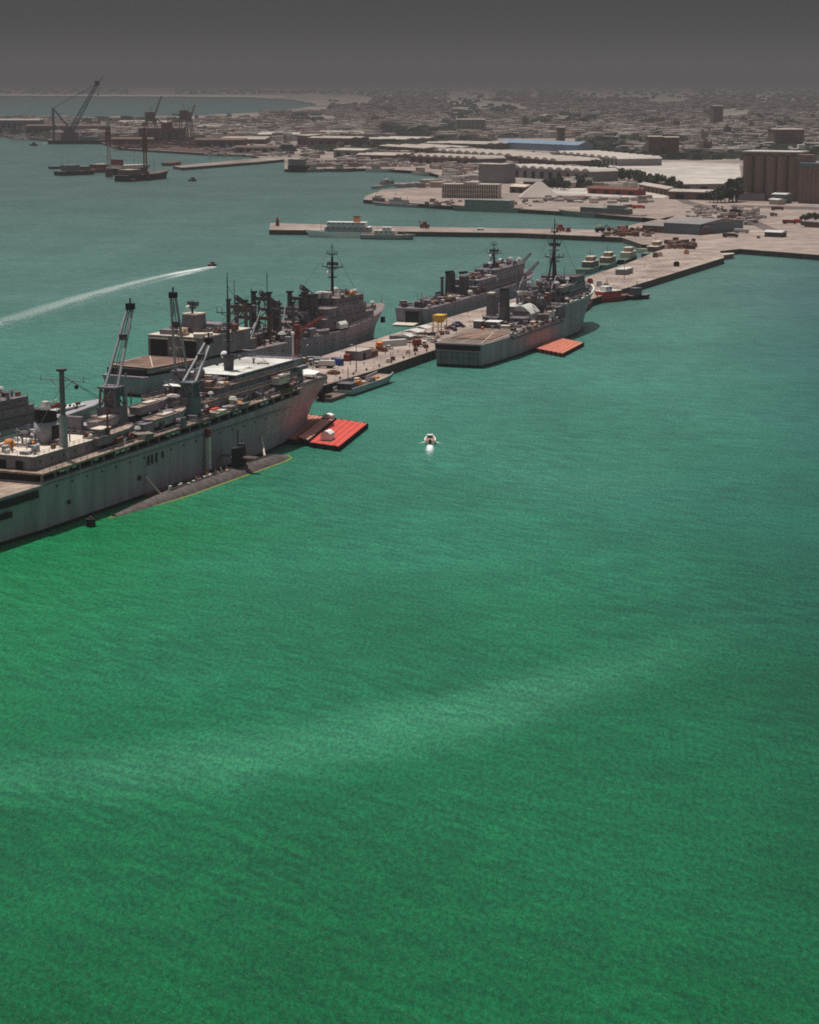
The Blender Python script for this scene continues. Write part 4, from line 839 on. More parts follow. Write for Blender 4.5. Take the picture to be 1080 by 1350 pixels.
# ---------------------------------------------------------------- the frigate half hidden behind the tender
G = Frame((P(140, 525, 7.5).x - 112 * math.sin(R(30)), P(140, 525, 7.5).y - 112 * math.cos(R(30))), 30)
fri = thing('frigate', 'grey warship with a pale foredeck, half hidden behind the stern of the tender', 'ship', G(0, 0), G.rz)
st = [(0, 4.6, -1, 5, 5), (20, 6, 20, 6.6, 5), (60, 6.3, 60, 6.8, 5.4), (82, 4.8, 84, 6.4, 6.2), (96, 2.4, 100, 4.6, 7), (106, .15, 112, .3, 7.6)]
hull(st, 'hull', 'hull_gray', fri); deck_sheet(st, 'foredeck', 'pale_gray', fri, .3, .05)
MB().box(75, 98, -2.4, 2.4, 6.9, 7.5).build('deck_stripe', 'dirty_white', fri)
house(fri, 8, 72, -5.6, 5.6, 5.2, 8.6, 'mid_gray', 'dark_gray'); house(fri, 14, 68, -5.2, 5.2, 8.75, 11.6, 'haze_gray', 'mid_gray'); house(fri, 50, 66, -4.6, 4.6, 11.75, 14.4, 'mid_gray', 'mid_gray', 'bridge'); house(fri, 20, 34, -4, 4, 11.75, 15, 'mid_gray', 'mid_gray')
clutter(fri, 34, 50, -4.5, 4.5, 11.8, 22, 81); clutter(fri, 72, 96, -3.4, 3.4, 7., 16, 82, ('bollard', 'hatch', 'vent', 'winch', 'locker')); clutter(fri, 51, 65, -4, 4, 14.6, 12, 83, ('vent', 'locker'))
MB().cyl((80, 0, 7), (80, 0, 9), 1.7).box(78.6, 81.4, -1.3, 1.3, 8.8, 10.6, .4, .3).cyl((81, 0, 9.8), (86, 0, 10.6), .16).build('gun_mount', 'dirty_white', fri); MB().cyl((87, 0, 7), (87, 0, 9.4), .9).build('launcher', 'dull_red', fri)
mast(fri, 45, 0, 11.7, 24, .5, ((.6, 3),), 'dark_gray', True, 'mast', True)

clutter(sup, 71, 134, -11.2, 11.2, 9.6, 60, 56, ALLK, 1.1, 2.1)
clutter(sup, 134, 177, -9.4, 9.4, 15.1, 30, 59, ('post', 'vent', 'locker', 'davit'), .9, 1.5)
rig(sup, [((158.5, 0, 44), (128, 0, 26)), ((158.5, 0, 44), (186, 0, 17)), ((128, 5, 26), (104, 5, 25)), ((99, -4, 28), (80, -5, 27)), ((99, 4, 28), (84, 5, 26)), ((80, 0, 27), (50, 0, 26)), ((116, 6, 23), (99, 4, 28))])
clutter(lpd, 88, 133, -9, 9, 19., 46, 66, ('post', 'vent', 'locker', 'davit', 'winch', 'pipe'), .9, 1.6)
clutter(lpd, 56, 103, -9, 11, 9.9, 34, 67, ALLK, .8, 1.3)
rig(lpd, [((127, 0, 50), (170, 0, 19)), ((127, 0, 50), (96, 6, 17)), ((127, 0, 42), (108, -8, 20)), ((127, 0, 42), (140, 8, 26))])
clutter(lst, 3, 68, -7.2, 7.2, 8., 34, 74, ALLK, .7, 1.2); clutter(lst, 71, 148, -6.8, 6.8, 11.8, 34, 75, ('post', 'davit', 'vent', 'locker'), .8, 1.3)
rig(lst, [((117, 0, 30), (64, 4, 20)), ((117, 0, 30), (156, 0, 12))])
clutter(fri, 9, 70, -5.2, 5.2, 8.8, 30, 84, ('post', 'vent', 'locker', 'davit', 'winch'), .8, 1.3)
# ---------------------------------------------------------------- pier furniture
def Lp(u, v, z=ZP + .01): return P(u, v, z)
RZ = R(90 - 21.7)
def box_thing(name, label, cat, loc, rz, parts, group=None):
    r = thing(name, label, cat, loc, rz, group)
    for nm, m, fn in parts:
        b = MB(); fn(b); b.build(nm, m, r)
    return r
def wheel_set(r, xs, y, rad, w=.35):
    for x in xs:
        for s in (-1, 1):
            wh = MB().cyl((x, s * y - w / 2, rad), (x, s * y + w / 2, rad), rad, None, 12).build('wheel', 'rubber', r)
def car(label, loc, rz, m='white_paint', group='cars on the piers and quays'):
    r = thing('car', label, 'car', loc, rz, group)
    MB().box(-2.2, 2.2, -.85, .85, .35, .95, .06, .05).build('body', m, r); c = MB().box(-1.5, 1.1, -.75, .75, .95, 1.45, .35, .12).build('cabin', 'glass', r); MB().box(-1.1, .7, -.6, .6, 1.455, 1.5).build('roof', m, c)
    wheel_set(r, (-1.4, 1.4), .82, .33, .22); return r
def truck(label, loc, rz, m='dirty_white', cargo='canvas', L_=7.5, group=None, cat='truck'):
    r = thing('truck', label, cat, loc, rz, group)
    c = MB().box(L_ / 2 - 1.9, L_ / 2, -1.15, 1.15, .6, 2.5, .15, .08).build('cab', m, r); MB().box(L_ / 2 - .1, L_ / 2 + .01, -1., 1., 1.5, 2.2).box(L_ / 2 - 1.5, L_ / 2 - .5, -1.17, 1.17, 1.5, 2.2).build('window', 'glass', c)
    MB().box(-L_ / 2, L_ / 2 - 2.1, -1.2, 1.2, 1.1, 3.0).build('cargo_box', cargo, r); MB().box(-L_ / 2, L_ / 2 - .2, -.9, .9, .6, 1.05).build('chassis', 'flat_black', r)
    wheel_set(r, (-L_ / 2 + 1.2, -L_ / 2 + 2.4, L_ / 2 - 1.2), 1.0, .5); return r
def container(label, loc, rz, m, group='containers on the pier', L_=6.1):
    r = thing('shipping_container', label, 'container', loc, rz, group)
    b = MB().box(-L_ / 2, L_ / 2, -1.22, 1.22, .05, 2.6)
    for i in range(int(L_ / .6)): x = -L_ / 2 + .4 + i * .6; b.box(x, x + .25, -1.28, -1.22, .2, 2.45).box(x, x + .25, 1.22, 1.28, .2, 2.45)
    b.build('body', m, r); MB().box(-L_ / 2 - .06, -L_ / 2, -1.15, 1.15, .2, 2.5).build('door', m, r); return r
container('dark blue container lying alone on the near end of the pier', Lp(445, 481), RZ + .9, 'blue')
container('red container next to the dark blue one on the pier', Lp(459, 475), RZ + .2, 'dull_red')
box_thing('workshop', 'grey flat roofed hut with a rust-brown lean-to, in the middle of the near pier', 'hut', Lp(473, 473), RZ - .1,
          [('wall', 'roof_gray', lambda b: b.box(-5.5, 5, -3.2, 3.2, 0, 3.6)), ('roof', 'roof_pale', lambda b: b.box(-5.8, 5.3, -3.5, 3.5, 3.62, 3.8)), ('lean_to', 'rust', lambda b: b.gable(5.1, 11, -3, 3, 0, 2.4, 1.2)), ('door', 'flat_black', lambda b: b.box(-2, 0, -3.28, -3.21, .1, 2.6))])
truck('orange truck with a red cargo box, beyond the grey hut on the pier', Lp(500, 460), RZ + .5, 'orange', 'orange')
car('white car parked beside the orange truck on the pier', Lp(512, 460), RZ + 1.3); car('dark red car in front of the orange truck on the pier', Lp(505, 463.5), RZ + 1.2, 'dull_red')
container('long white container, nearest of the row beyond the white car', Lp(519, 456), RZ - .6, 'dirty_white', L_=12)
container('pale grey container behind the long white one on the pier', Lp(530, 449), RZ - .5, 'roof_gray', L_=12)
for i, (u, v, sx, sy) in enumerate(((545, 444.5, 9, 8), (557, 439.5, 8, 7), (536, 451, 6, 6))):
    r = thing('awning_tent', ('square cream canopy in the middle of the row of canopies on the pier', 'cream canopy farthest along the pier, next to the yellow hopper', 'smallest and nearest of the cream canopies on the pier')[i], 'canopy', Lp(u, v), RZ, 'canopies on the pier')
    MB().gable(-sx / 2, sx / 2, -sy / 2, sy / 2, 2.6, 2.7, .9).build('canopy', 'dirty_white', r)
    for x in (-1, 1):
        for y in (-1, 1): MB().cyl((x * sx * .46, y * sy * .46, 0), (x * sx * .46, y * sy * .46, 2.6), .12, None, 6).build('post', 'mid_gray', r)
truck('white van with a dark red trailer near the pier edge', Lp(553, 457), RZ - 1.2, 'white_paint', 'dull_red', 6)
r = thing('hopper', 'tall yellow-orange hopper on legs standing on the pier left of the amphibious ship', 'hopper', Lp(580, 437), RZ); r.scale = (.74, .74, .74)
MB().add([(-4.5, -3, 9), (4.5, -3, 9), (4.5, 3, 9), (-4.5, 3, 9), (-2.2, -1.5, 5.4), (2.2, -1.5, 5.4), (2.2, 1.5, 5.4), (-2.2, 1.5, 5.4)], [(0, 1, 2, 3), (7, 6, 5, 4), (0, 1, 5, 4), (1, 2, 6, 5), (2, 3, 7, 6), (3, 0, 4, 7)]).box(-4.6, 4.6, -3.1, 3.1, 9, 10.2).build('bin', 'yellow', r)
for x in (-1, 1):
    for y in (-1, 1): MB().bar((x * 4.2, y * 2.7, 0), (x * 4.2, y * 2.7, 9), .45).build('leg', 'yellow', r)
MB().bar((-4.2, -2.7, 3), (4.2, -2.7, 3), .3).bar((-4.2, 2.7, 3), (4.2, 2.7, 3), .3).bar((-4.2, -2.7, 3), (-4.2, 2.7, 3), .3).build('brace', 'canvas', r)
# red lattice crane at the near end, behind the tender's bow
r = thing('mobile_crane', 'red crane with an upright lattice tower standing on the pier behind the tender bow', 'crane', Lp(391, 483), RZ)
MB().box(-3.5, 3.5, -1.6, 1.6, .9, 2.2).box(-3, 1, -1.5, 1.5, 2.2, 4.2).build('carrier', 'dull_red', r); wheel_set(r, (-2.6, -1, 1, 2.6), 1.5, .6)
MB().lattice((0, 0, 4), (.6, 0, 16), 1.7, 1.4, 8, .26).build('tower', 'dull_red', r); MB().lattice((.6, 0, 13), (8, -8, 19), 1.3, .6, 10, .24).build('boom', 'dull_red', r)
MB().box(-.6, 1.6, -.9, .9, 14.4, 16.4).build('cab', 'dull_red', r)
tag(MB().cyl((0, 0, 0), (0, 0, 13), .45, .35).ball((0, 0, 13.2), .8).build('lamp_mast', 'white_paint'), 'white mast just left of the red crane tower', 'mast').location = Lp(386.5, 484)
def lamp(loc, label, rz):
    r = thing('lamp_post', label, 'lamp post', loc, rz, 'lamp posts along the pier'); MB().cyl((0, 0, 0), (0, 0, 10), .22, .12, 8).build('pole', 'mid_gray', r); MB().bar((0, 0, 9.9), (1.8, 0, 10.3), .14).build('arm', 'mid_gray', r); MB().box(1.5, 2.6, -.25, .25, 10.2, 10.45).build('lamp_head', 'dirty_white', r)
lamp(Lp(470, 490), 'lamp post at the pier edge above the moored landing craft', RZ + 1.5); lamp(Lp(403, 491), 'lamp post at the near end of the pier, right of the red crane', RZ); lamp(Lp(823, 368), 'tall post with a pale head on the far pier above the red tug', RZ)
tag(MB().cyl((0, 0, 0), (0, 0, 1.1), 2.6, 2.4, 14).cyl((0, 0, 1.1), (0, 0, 1.5), 1.2).build('cable_drum', 'rust'), 'round brown drum lying on the pier near the white-roofed trucks', 'drum').location = Lp(440, 493)
for i, (u, v, m) in enumerate(((411, 480, 'roof_gray'), (420, 482, 'pale_gray'), (428, 485, 'dirty_white'))):
    truck(('grey box truck nearest the tender bow on the pier', 'blue-grey box truck in the middle of the three parked by the tender bow', 'white box truck, rightmost of the three by the tender bow')[i], Lp(u, v), RZ + 1.75, 'dirty_white', m, 8, 'box trucks near the tender bow')
rnd = random.Random(17)
cols = [('white_paint', 'white'), ('dull_red', 'dark red'), ('pale_gray', 'silver'), ('blue', 'blue'), ('flat_black', 'black'), ('canvas', 'beige')]
spots = [(588, 432), (593, 434.5), (598, 431), (603, 428), (570, 442.5), (576, 446), (566, 448), (583, 441), (590, 440), (600, 436), (607, 431.5), (572, 451)]
words = ['nearest the hopper legs', 'in the second place behind the hopper', 'beside the amphibious ship stern, third in the cluster', 'farthest in the cluster by the warship stern', 'just left of the hopper on the pier', 'between the hopper and the pier edge', 'nearest the trailer van on the pier', 'under the shadow of the hopper', 'at the right edge of the pier past the hopper', 'hard against the warship side, second of two', 'hard against the warship side, farthest along', 'closest to the square stern of the amphibious ship']
for i, (u, v) in enumerate(spots):
    m, c = cols[i % 6]; car(c + ' car ' + words[i], Lp(u, v), RZ + rnd.choice((0, 1.57, .3)), m)
for i, (u, v) in enumerate(((548, 463), (538, 466), (518, 475), (512, 478), (562, 459))):
    o = tag(MB().box(-1, 1, -.8, .8, .1, 1.1).box(-.8, .8, -.6, .6, 1.1, 1.6).build('crate', ('rust', 'canvas')[i % 2]), ('brown', 'cream')[i % 2] + ' crate ' + ('behind the white van', 'by the pier edge between van and landing craft', 'on the pier edge above the landing craft bow', 'left of the crates on the pier edge above the landing craft', 'nearest the warship stern at the pier edge')[i], 'crate', 'crates along the pier edge'); o.location = Lp(u, v)
# dark fenders and piles along the near face of the pier
e1 = Vector((math.sin(R(21.7)), math.cos(R(21.7)), 0))
p0 = pier_pts[1]; p3 = pier_pts[4]; d = (p3 - p0); n = 70
fe = proto(MB().box(-.5, .5, -.35, .35, -3.5, -.1), 'rubber', 'pier_fender')
for i in range(n):
    p = p0 + d * ((i + .5) / n); o = bpy.data.objects.new('pier_fender', fe); COL.objects.link(o); o.location = p + Vector((.33, -.12, 0)); o.rotation_euler = (0, 0, RZ)
    tag(o, 'black rubber fender hanging on the near face of the long pier', 'fender', 'fenders along the near face of the pier')
bo = proto(MB().cyl((0, 0, 0), (0, 0, .7), .3).cyl((0, 0, .7), (0, 0, .9), .45), 'flat_black', 'bollard')
for i in range(30):
    p = p0 + d * ((i + .5) / 30); o = bpy.data.objects.new('bollard', bo); COL.objects.link(o); o.location = p + Vector((-.9, .35, 0)); tag(o, 'black mooring bollard on the near edge of the long pier', 'bollard', 'bollards along the near pier edge')

# landing craft moored at the pier
LC = Frame(P(452, 522, 0)[:2], 21.5)
lc = thing('landing_craft', 'low grey landing craft with orange and tan gear, at the near pier edge', 'boat', LC(0, 0), LC.rz)
LC_L = 41.
stc = [(0, 3.9, 0, 4.1, 1.9), (30, 4.1, 30, 4.3, 1.9), (36, 3.6, 37, 4.2, 2.3), (40, 2.2, 41.5, 3.6, 2.8)]
hull(stc, 'hull', 'hull_pale', lc, -.8); deck_sheet(stc, 'deck', 'deck_tan', lc, .5, .05)
b = MB()
for s in (-1, 1):
    for p, q in zip(stc, stc[1:]): b.bar((p[2], s * (p[3] - .25), p[4] + .5), (q[2], s * (q[3] - .25), q[4] + .5), .45, 1.0)
b.build('bulwark', 'pale_gray', lc)
house(lc, 1, 6.5, -2.8, 2.8, 2, 4.3, 'dark_gray', 'mid_gray', 'wheelhouse'); MB().cyl((5, 0, 5.3), (5, 0, 10), .14).build('mast', 'dark_gray', lc)
for i, (x, y, m, sx, sz) in enumerate(((13, 0, 'orange', 2.2, 1.8), (16.5, 1.4, 'canvas', 1.6, 2.4), (18, -1.4, 'canvas', 2.6, 1.3), (22, .6, 'flat_black', 1.8, 2.2), (25, -1, 'mid_gray', 1.6, 1.6), (11, 1.6, 'flat_black', 1.5, 3))):
    MB().box(x - sx, x + sx, y - 1, y + 1, 2.1, 2.1 + sz, .15, .15).build('cargo', m, lc)
clutter(lc, 10, 30, -3, 3, 2.0, 22, 91, smin=.7, smax=1.2)
tag(MB().box(-7, 7, -3, 3, -.5, 1.4).box(-6, -4, -2, 0, 1.4, 2.6).build('work_float', 'wall_brown'), 'dark work float between the tender bow and the landing craft', 'float').matrix_world = Matrix.Translation(LC(-9.5, .5)) @ Matrix.Rotation(LC.rz, 4, 'Z')
# ---------------------------------------------------------------- smaller craft
def vessel(name, label, cat, uv0, uv1, beam, zd_, hm='pale_gray', houses=(), masts=(), group=None, deck='deck_tan', flip=False, extra=None, z=0., sheer=1.25, wl=None):
    """a craft whose near waterline runs from uv0 (stern) to uv1 (bow)"""
    p = P(uv0[0], uv0[1], z); q = P(uv1[0], uv1[1], z); d = q - p; L_ = d.length; hd = math.degrees(math.atan2(d.x, d.y))
    r_ = Vector((math.cos(R(hd)), -math.sin(R(hd)), 0)); off = -r_ if r_.y < 0 else r_       # shift the centreline away from the camera
    o = p + off * beam * .5; f = Frame((o.x, o.y), hd)
    r = thing(name, label, cat, f(0, 0), f.rz, group); h = beam / 2
    s = [(0, h * .8, -.5, h * .86, zd_), (L_ * .2, h * .95, L_ * .2, h, zd_), (L_ * .65, h * .95, L_ * .66, h, zd_ * 1.03), (L_ * .85, h * .5, L_ * .88, h * .72, zd_ * (sheer + 1) / 2), (L_ * .97, .05, L_ * 1.03, .12, zd_ * sheer)]
    hull(s, 'hull', hm, r, -.8); deck_sheet(s, 'deck', deck, r, .25, .05)
    for k, (a, b_, w, z1, m, rf) in enumerate(houses):
        z0 = zd_ * .98 if not (k and a > houses[k - 1][0] - .001 and b_ < houses[k - 1][1] + .001) else houses[k - 1][3] + .16
        z0 = max(z0, zd_ * .98); c = MB().box(a * L_, b_ * L_, -h * w, h * w, z0, z1, .12, .12).build(('deckhouse', 'wheelhouse')[min(k, 1)], m, r)
        MB().box(a * L_ - .2, b_ * L_ + .2, -h * w - .2, h * w + .2, z1 + .003, z1 + .15).build('roof', rf, c)
        wb = MB(); nw = max(2, min(8, int((b_ - a) * L_ / 3)))
        for sy in (-1, 1):
            for i in range(nw): xx = L_ * (a + (b_ - a) * (i + .5) / nw); wb.box(xx - .5, xx + .5, sy * h * w - .08, sy * h * w + .08, z1 - 1.3, z1 - .5)
        wb.each('window', 'glass', c)
    for x, z1, m in masts:
        MB().cyl((x * L_, 0, zd_), (x * L_, 0, z1), .22, .1).bar((x * L_, -h * .5, z1 * .8), (x * L_, h * .5, z1 * .8), .16).build('mast', m, r)
    if extra: extra(r, L_, h)
    return r
def guns(r, L_, h):
    MB().box(L_ * .78, L_ * .83, -1.1, 1.1, 3, 4.8, .2, .2).cyl((L_ * .82, 0, 4.1), (L_ * .9, 0, 4.6), .12).build('gun_mount', 'mid_gray', r)
# white and grey vessels along the second pier
def ferry(r, L_, h):
    f = MB().box(L_ * .40, L_ * .47, -1.5, 1.5, 11.4, 15).build('funnel', 'orange', r); MB().box(L_ * .4, L_ * .47, -1.4, 1.4, 15, 15.5).build('funnel_cap', 'flat_black', f)
    MB().box(L_ * .32, L_ * .84, -h * .95, -h * .9, 4.6, 5.2).build('side_rail', 'canvas', r)
vessel('motor_yacht', 'long white motor ship with an orange funnel, at the outer end of the second pier', 'ship', (520, 314.8), (402, 313), 12, 4.2, 'white_paint', ((.28, .78, .8, 7.8, 'pale_gray', 'white_paint'), (.33, .76, .7, 11.2, 'dirty_white', 'white_paint'), ), ((.42, 17, 'canvas'), (.62, 21, 'dirty_white'), (.84, 13, 'dirty_white')), extra=ferry)
vessel('patrol_boat', 'pale grey patrol boat right of the white motor ship at the second pier', 'boat', (475, 315.5), (545, 316.5), 9, 3.2, 'hull_pale', ((.25, .62, .7, 6.2, 'dirty_white', 'dirty_white'), (.4, .56, .5, 8.6, 'white_paint', 'white_paint')), ((.5, 15, 'dirty_white'), (.3, 9, 'mid_gray')), extra=guns)
vessel('naval_ship', 'light green-grey patrol ship with a long low superstructure, moored below the arcaded building', 'ship', (682, 281), (592, 277.8), 11, 4.2, 'sea_green', ((.12, .78, .8, 10., 'sea_green', 'steel_blue'),), ((.4, 15, 'mid_gray'),), extra=guns)
vessel('naval_ship', 'light green-grey patrol ship with a tall mast, at the right of the third quay', 'ship', (842, 291), (733, 284.8), 12, 4.2, 'sea_green', ((.16, .72, .7, 8.5, 'mid_gray', 'sea_green'), (.22, .4, .6, 11, 'sea_green', 'mid_gray')), ((.27, 24, 'mid_gray'), (.46, 14, 'mid_gray')), extra=guns)
for i, (a, c, hm, lb) in enumerate((((548, 274), (488, 270.5), 'pale_gray', 'pale grey boat nearest the camera in the cluster at the tip of the third quay'),
        ((506, 271.5), (478, 267), 'sea_green', 'grey-green boat at the outer side of the cluster at the quay tip'),
        ((530, 244), (494, 249.5), 'dirty_white', 'whitish boat at the back of the cluster at the tip of the third quay'))):
    vessel('small_craft', lb, 'boat', a, c, 8, 2.6, hm, ((.25, .6, .7, 6, ('dirty_white', 'mid_gray', 'pale_gray')[i], 'wall_brown'), (.4, .52, .5, 8.2, 'dirty_white', 'dirty_white')), ((.5, 14, 'mid_gray'), (.25, 10, 'wall_brown')), 'boats clustered at the tip of the third quay')
# tugs at the far pier
for i, (a, c, hm, lb) in enumerate((((777, 362), (797, 355), 'sea_green', 'green-grey tug with cream wheelhouse, nearest on the left side of the far pier'),
        ((801, 356), (819, 349), 'sea_green', 'green-grey tug second along the left side of the far pier'),
        ((827, 349), (846, 342), 'flat_black', 'dark tug with a cream roof, third along the left side of the far pier'),
        ((862, 341), (884, 333), 'wall_brown', 'brown tug closest to the shore end on the left side of the far pier'))):
    vessel('tug', lb, 'tug', a, c, 9, 3., hm, ((.3, .75, .72, 6.4, ('mid_gray', 'deck_tan', 'canvas', 'wall_brown')[i], 'canvas'), (.45, .68, .5, 9, 'deck_tan', 'canvas')), ((.5, 14, 'mid_gray'),), 'tugs along the left side of the far pier', 'green')
vessel('launch', 'long white open boat beside the shore end of the far pier', 'boat', (838, 333), (880, 336), 8, 2.6, 'dirty_white', ((.3, .7, .6, 4.6, 'dirty_white', 'white_paint'),), ((.6, 9, 'mid_gray'),))
vessel('launch', 'small green and white launch between the white boat and the brown tug', 'boat', (878, 337), (888, 332), 5, 1.8, 'green', ((.3, .7, .6, 3.8, 'white_paint', 'white_paint'),))
vessel('tug', 'dark red tug with a white cabin roof on the right side of the far pier', 'tug', (781, 401), (835, 396), 9, 2.6, 'dull_red', ((.3, .75, .7, 5.6, 'red', 'dirty_white'), (.4, .55, .5, 8, 'white_paint', 'white_paint')), ((.5, 12, 'yellow'),), deck='rust')
vessel('work_boat', 'dark grey work boat lying ahead of the dark red tug', 'boat', (834, 396), (862, 394), 7, 2.2, 'flat_black', ((.15, .5, .7, 6, 'mid_gray', 'steel_blue'),), ((.4, 10, 'mid_gray'),), deck='mid_gray')
vessel('work_boat', 'small rusty red boat tucked under the bow of the amphibious ship', 'boat', (772, 412), (785, 401), 7, 3., 'dull_red', ((.3, .7, .7, 5.6, 'dull_red', 'rust'),), deck='rust')
vessel('barge', 'brown flat barge moored at the shore corner of the far pier', 'barge', (952, 343), (974, 340), 9, 3, 'wall_brown', (), (), deck='roof_pale', sheer=1.)
# moving boats and their wakes
mb = Frame(P(567, 586, 0)[:2], 1.)
r = thing('motorboat', 'small white motorboat speeding away from the red pontoon, trailing a short wake', 'boat', mb(0, 0, .1), mb.rz)
s = [(0, 1.5, 0, 1.7, 1.2), (4, 1.6, 4, 1.9, 1.2), (7, .9, 7.6, 1.3, 1.4), (8.6, .05, 9.4, .1, 1.7)]
hull(s, 'hull', 'white_paint', r, -.2); deck_sheet(s, 'deck', 'pontoon_brown', r, .3, .04)
c = MB().box(2.6, 5.2, -1.1, 1.1, 1.2, 2.5, .4, .15).build('cabin', 'white_paint', r); MB().box(2.55, 2.6, -.9, .9, 1.6, 2.3).build('window', 'glass', c); MB().box(-.6, 0, -.4, .4, .2, 1.5).build('outboard_motor', 'flat_black', r)
def foam_mat():
    m, N, L, b = shader('foam'); b.inputs['Base Color'].default_value = (.75, .82, .80, 1); b.inputs['Roughness'].default_value = .9
    tc = N.new('ShaderNodeTexCoord'); n = N.new('ShaderNodeTexNoise'); n.inputs['Scale'].default_value = .8; n.inputs['Detail'].default_value = 8; n.inputs['Roughness'].default_value = .75; L.new(tc.outputs['Object'], n.inputs[0])
    at = N.new('ShaderNodeAttribute'); at.attribute_name = 'cover'
    ad = N.new('ShaderNodeMath'); ad.operation = 'ADD'; L.new(n.outputs[0], ad.inputs[0]); L.new(at.outputs['Fac'], ad.inputs[1])
    r = N.new('ShaderNodeMapRange'); r.inputs[1].default_value = .85; r.inputs[2].default_value = 1.35; L.new(ad.outputs[0], r.inputs[0])
    L.new(r.outputs[0], b.inputs['Alpha']); return m
M['foam'] = foam_mat()
def foam(name, label, rows):
    """rows: (centre, half width vector, cover at centre) along the wake"""
    vs = []; cv = []; fs = []; K = 6
    for c, hv, k in rows:
        for i in range(K + 1): t = i / K * 2 - 1; vs.append(tuple(c + hv * t)); cv.append(k * (1 - t * t))
    for j in range(len(rows) - 1):
        for i in range(K): a = j * (K + 1) + i; fs.append((a, a + 1, a + K + 2, a + K + 1))
    me = bpy.data.meshes.new(name); me.from_pydata(vs, [], fs); me.materials.append(M['foam'])
    at = me.attributes.new('cover', 'FLOAT', 'POINT')
    for i, c in enumerate(cv): at.data[i].value = c
    o = bpy.data.objects.new(name, me); COL.objects.link(o); o['kind'] = 'stuff'; o['label'] = label; return o
foam('wake', 'short white foam wake behind the small white motorboat', [(mb(x, 0, .03), mb.p * w_, k) for x, w_, k in ((1, 1., .7), (-3, 1.5, .95), (-8, 1.9, .8), (-14, 2.3, .52), (-22, 2.9, .36), (-34, 4, .26), (-52, 5.5, .0))])
foam('bow_wave', 'white bow wave spreading to both sides of the small motorboat', [(mb(7.5 - abs(y) * 1.5, y, .035), mb.f * w_, k) for y, w_, k in ((-4.6, .8, .1), (-3.4, 1.4, .5), (-2, 1.4, .8), (0, 1.2, .8), (2, 1.4, .8), (3.4, 1.4, .5), (4.6, .8, .1))])
foam('eddy', 'pale foamy eddy on the water at the stern of the submarine', [(P(u, v, .04), T.p * w_, k) for u, v, w_, k in ((200, 656, 1., .3), (185, 662, 1.6, .5), (165, 672, 2., .42), (148, 681, 2.4, .36), (132, 690, 2.8, .28), (116, 699, 3, .0))])
sp_ = P(287, 350, 0); vessel('speedboat', 'tiny dark speedboat at the head of the long curved white wake', 'boat', (279, 351), (288, 349.8), 3, 1.2, 'dull_red', ((.3, .6, .6, 2.2, 'dull_red', 'flat_black'),))
path = [(281, 351.5), (262, 355), (240, 359), (215, 364), (185, 371), (150, 380), (110, 391), (70, 403), (35, 414), (0, 425), (-60, 444), (-130, 466)]
for off, lb, cm in ((0, 'upper arm of the long pale wake crossing the water at the left', .6), (1, 'lower arm of the long pale wake crossing the water at the left', .45)):
    rows = []
    for i, (u, v) in enumerate(path):
        c = P(u, v + off * (1 + i * 1.1), .03); nx_ = P(*path[min(i + 1, 11)], 0) - P(*path[max(i - 1, 0)], 0); pv = Vector((-nx_.y, nx_.x, 0)).normalized()
        rows.append((c, pv * (3.4 + i * .9) * (1.5 if off == 0 else 1), cm * (1 - i * .03) + (.2 if i < 3 else 0)))
    foam('wake', lb, rows)
vessel('dinghy', 'small dark boat alone on the water left of the second pier, beyond the long wake', 'boat', (253, 239), (262, 238.5), 6, 2, 'flat_black', ((.3, .6, .6, 4, 'flat_black', 'wall_brown'),))
vessel('dinghy', 'tiny dark boat on open water near the left edge, below the floating crane', 'boat', (43, 192.5), (52, 192.2), 8, 3, 'flat_black', ((.3, .6, .6, 6, 'dark_gray', 'dark_gray'),))
r = thing('buoy', 'white buoy on the water just left of the floating crane barge', 'buoy', P(60, 191, 0)); MB().cyl((0, 0, -1), (0, 0, 4), 3.4, 2).build('float', 'white_paint', r); MB().cyl((0, 0, 4), (0, 0, 8), .8, .5).build('beacon', 'white_paint', r)

# ---------------------------------------------------------------- floating crane, dock and barges at the far left
c0 = P(64, 190, 0); c1 = P(133, 191, 0); FB = Frame((c0.x, c0.y + 12), 90)
r = thing('floating_crane', 'huge floating crane with a long raised lattice boom, by the shipyard at the far left', 'crane', FB(0, 0), FB.rz)
Lb = (c1 - c0).length
s = [(0, 13, -2, 14, 7), (Lb * .9, 13, Lb * .9, 14, 7), (Lb, 8, Lb + 3, 11, 8)]
hull(s, 'barge', 'flat_black', r); deck_sheet(s, 'deck', 'wall_brown', r)
MB().box(22, 50, -8, 8, 7, 20).box(26, 44, -6, 6, 20, 28).build('machinery_house', 'wall_brown', r); MB().box(55, 85, -7, 7, 7, 13).build('deckhouse', 'roof_gray', r)
kx = 1.4
fr_ = MB()
for y in (-5, 5): fr_.bar((8, y, 7), (8, y, 62), 2.4).bar((8, y, 62), (42, y, 20), 2.).bar((8, y, 34), (30, y, 20), 1.)
fr_.bar((8, -5, 62), (8, 5, 62), 1.6).bar((8, -5, 34), (8, 5, 34), 1.2); fr_.build('back_frame', 'steel_blue', r)
bm_ = MB().lattice((38, 0, 22), (88, 0, 106), 8.5, 3.4, 16, 1.15).build('boom', 'steel_blue', r)
MB().bar((86, 0, 102), (98, 0, 116), 1.2).box(83, 91, -2.4, 2.4, 101, 109).build('boom_head', 'flat_black', bm_)
w = MB()
for y in (-3, 3): w.bar((8, y, 62), (86, y * .4, 104), .5)
w.bar((88, 0, 104), (88, 0, 88), .6).box(87, 89, -1, 1, 84, 88).build('cable', 'dark_gray', r)
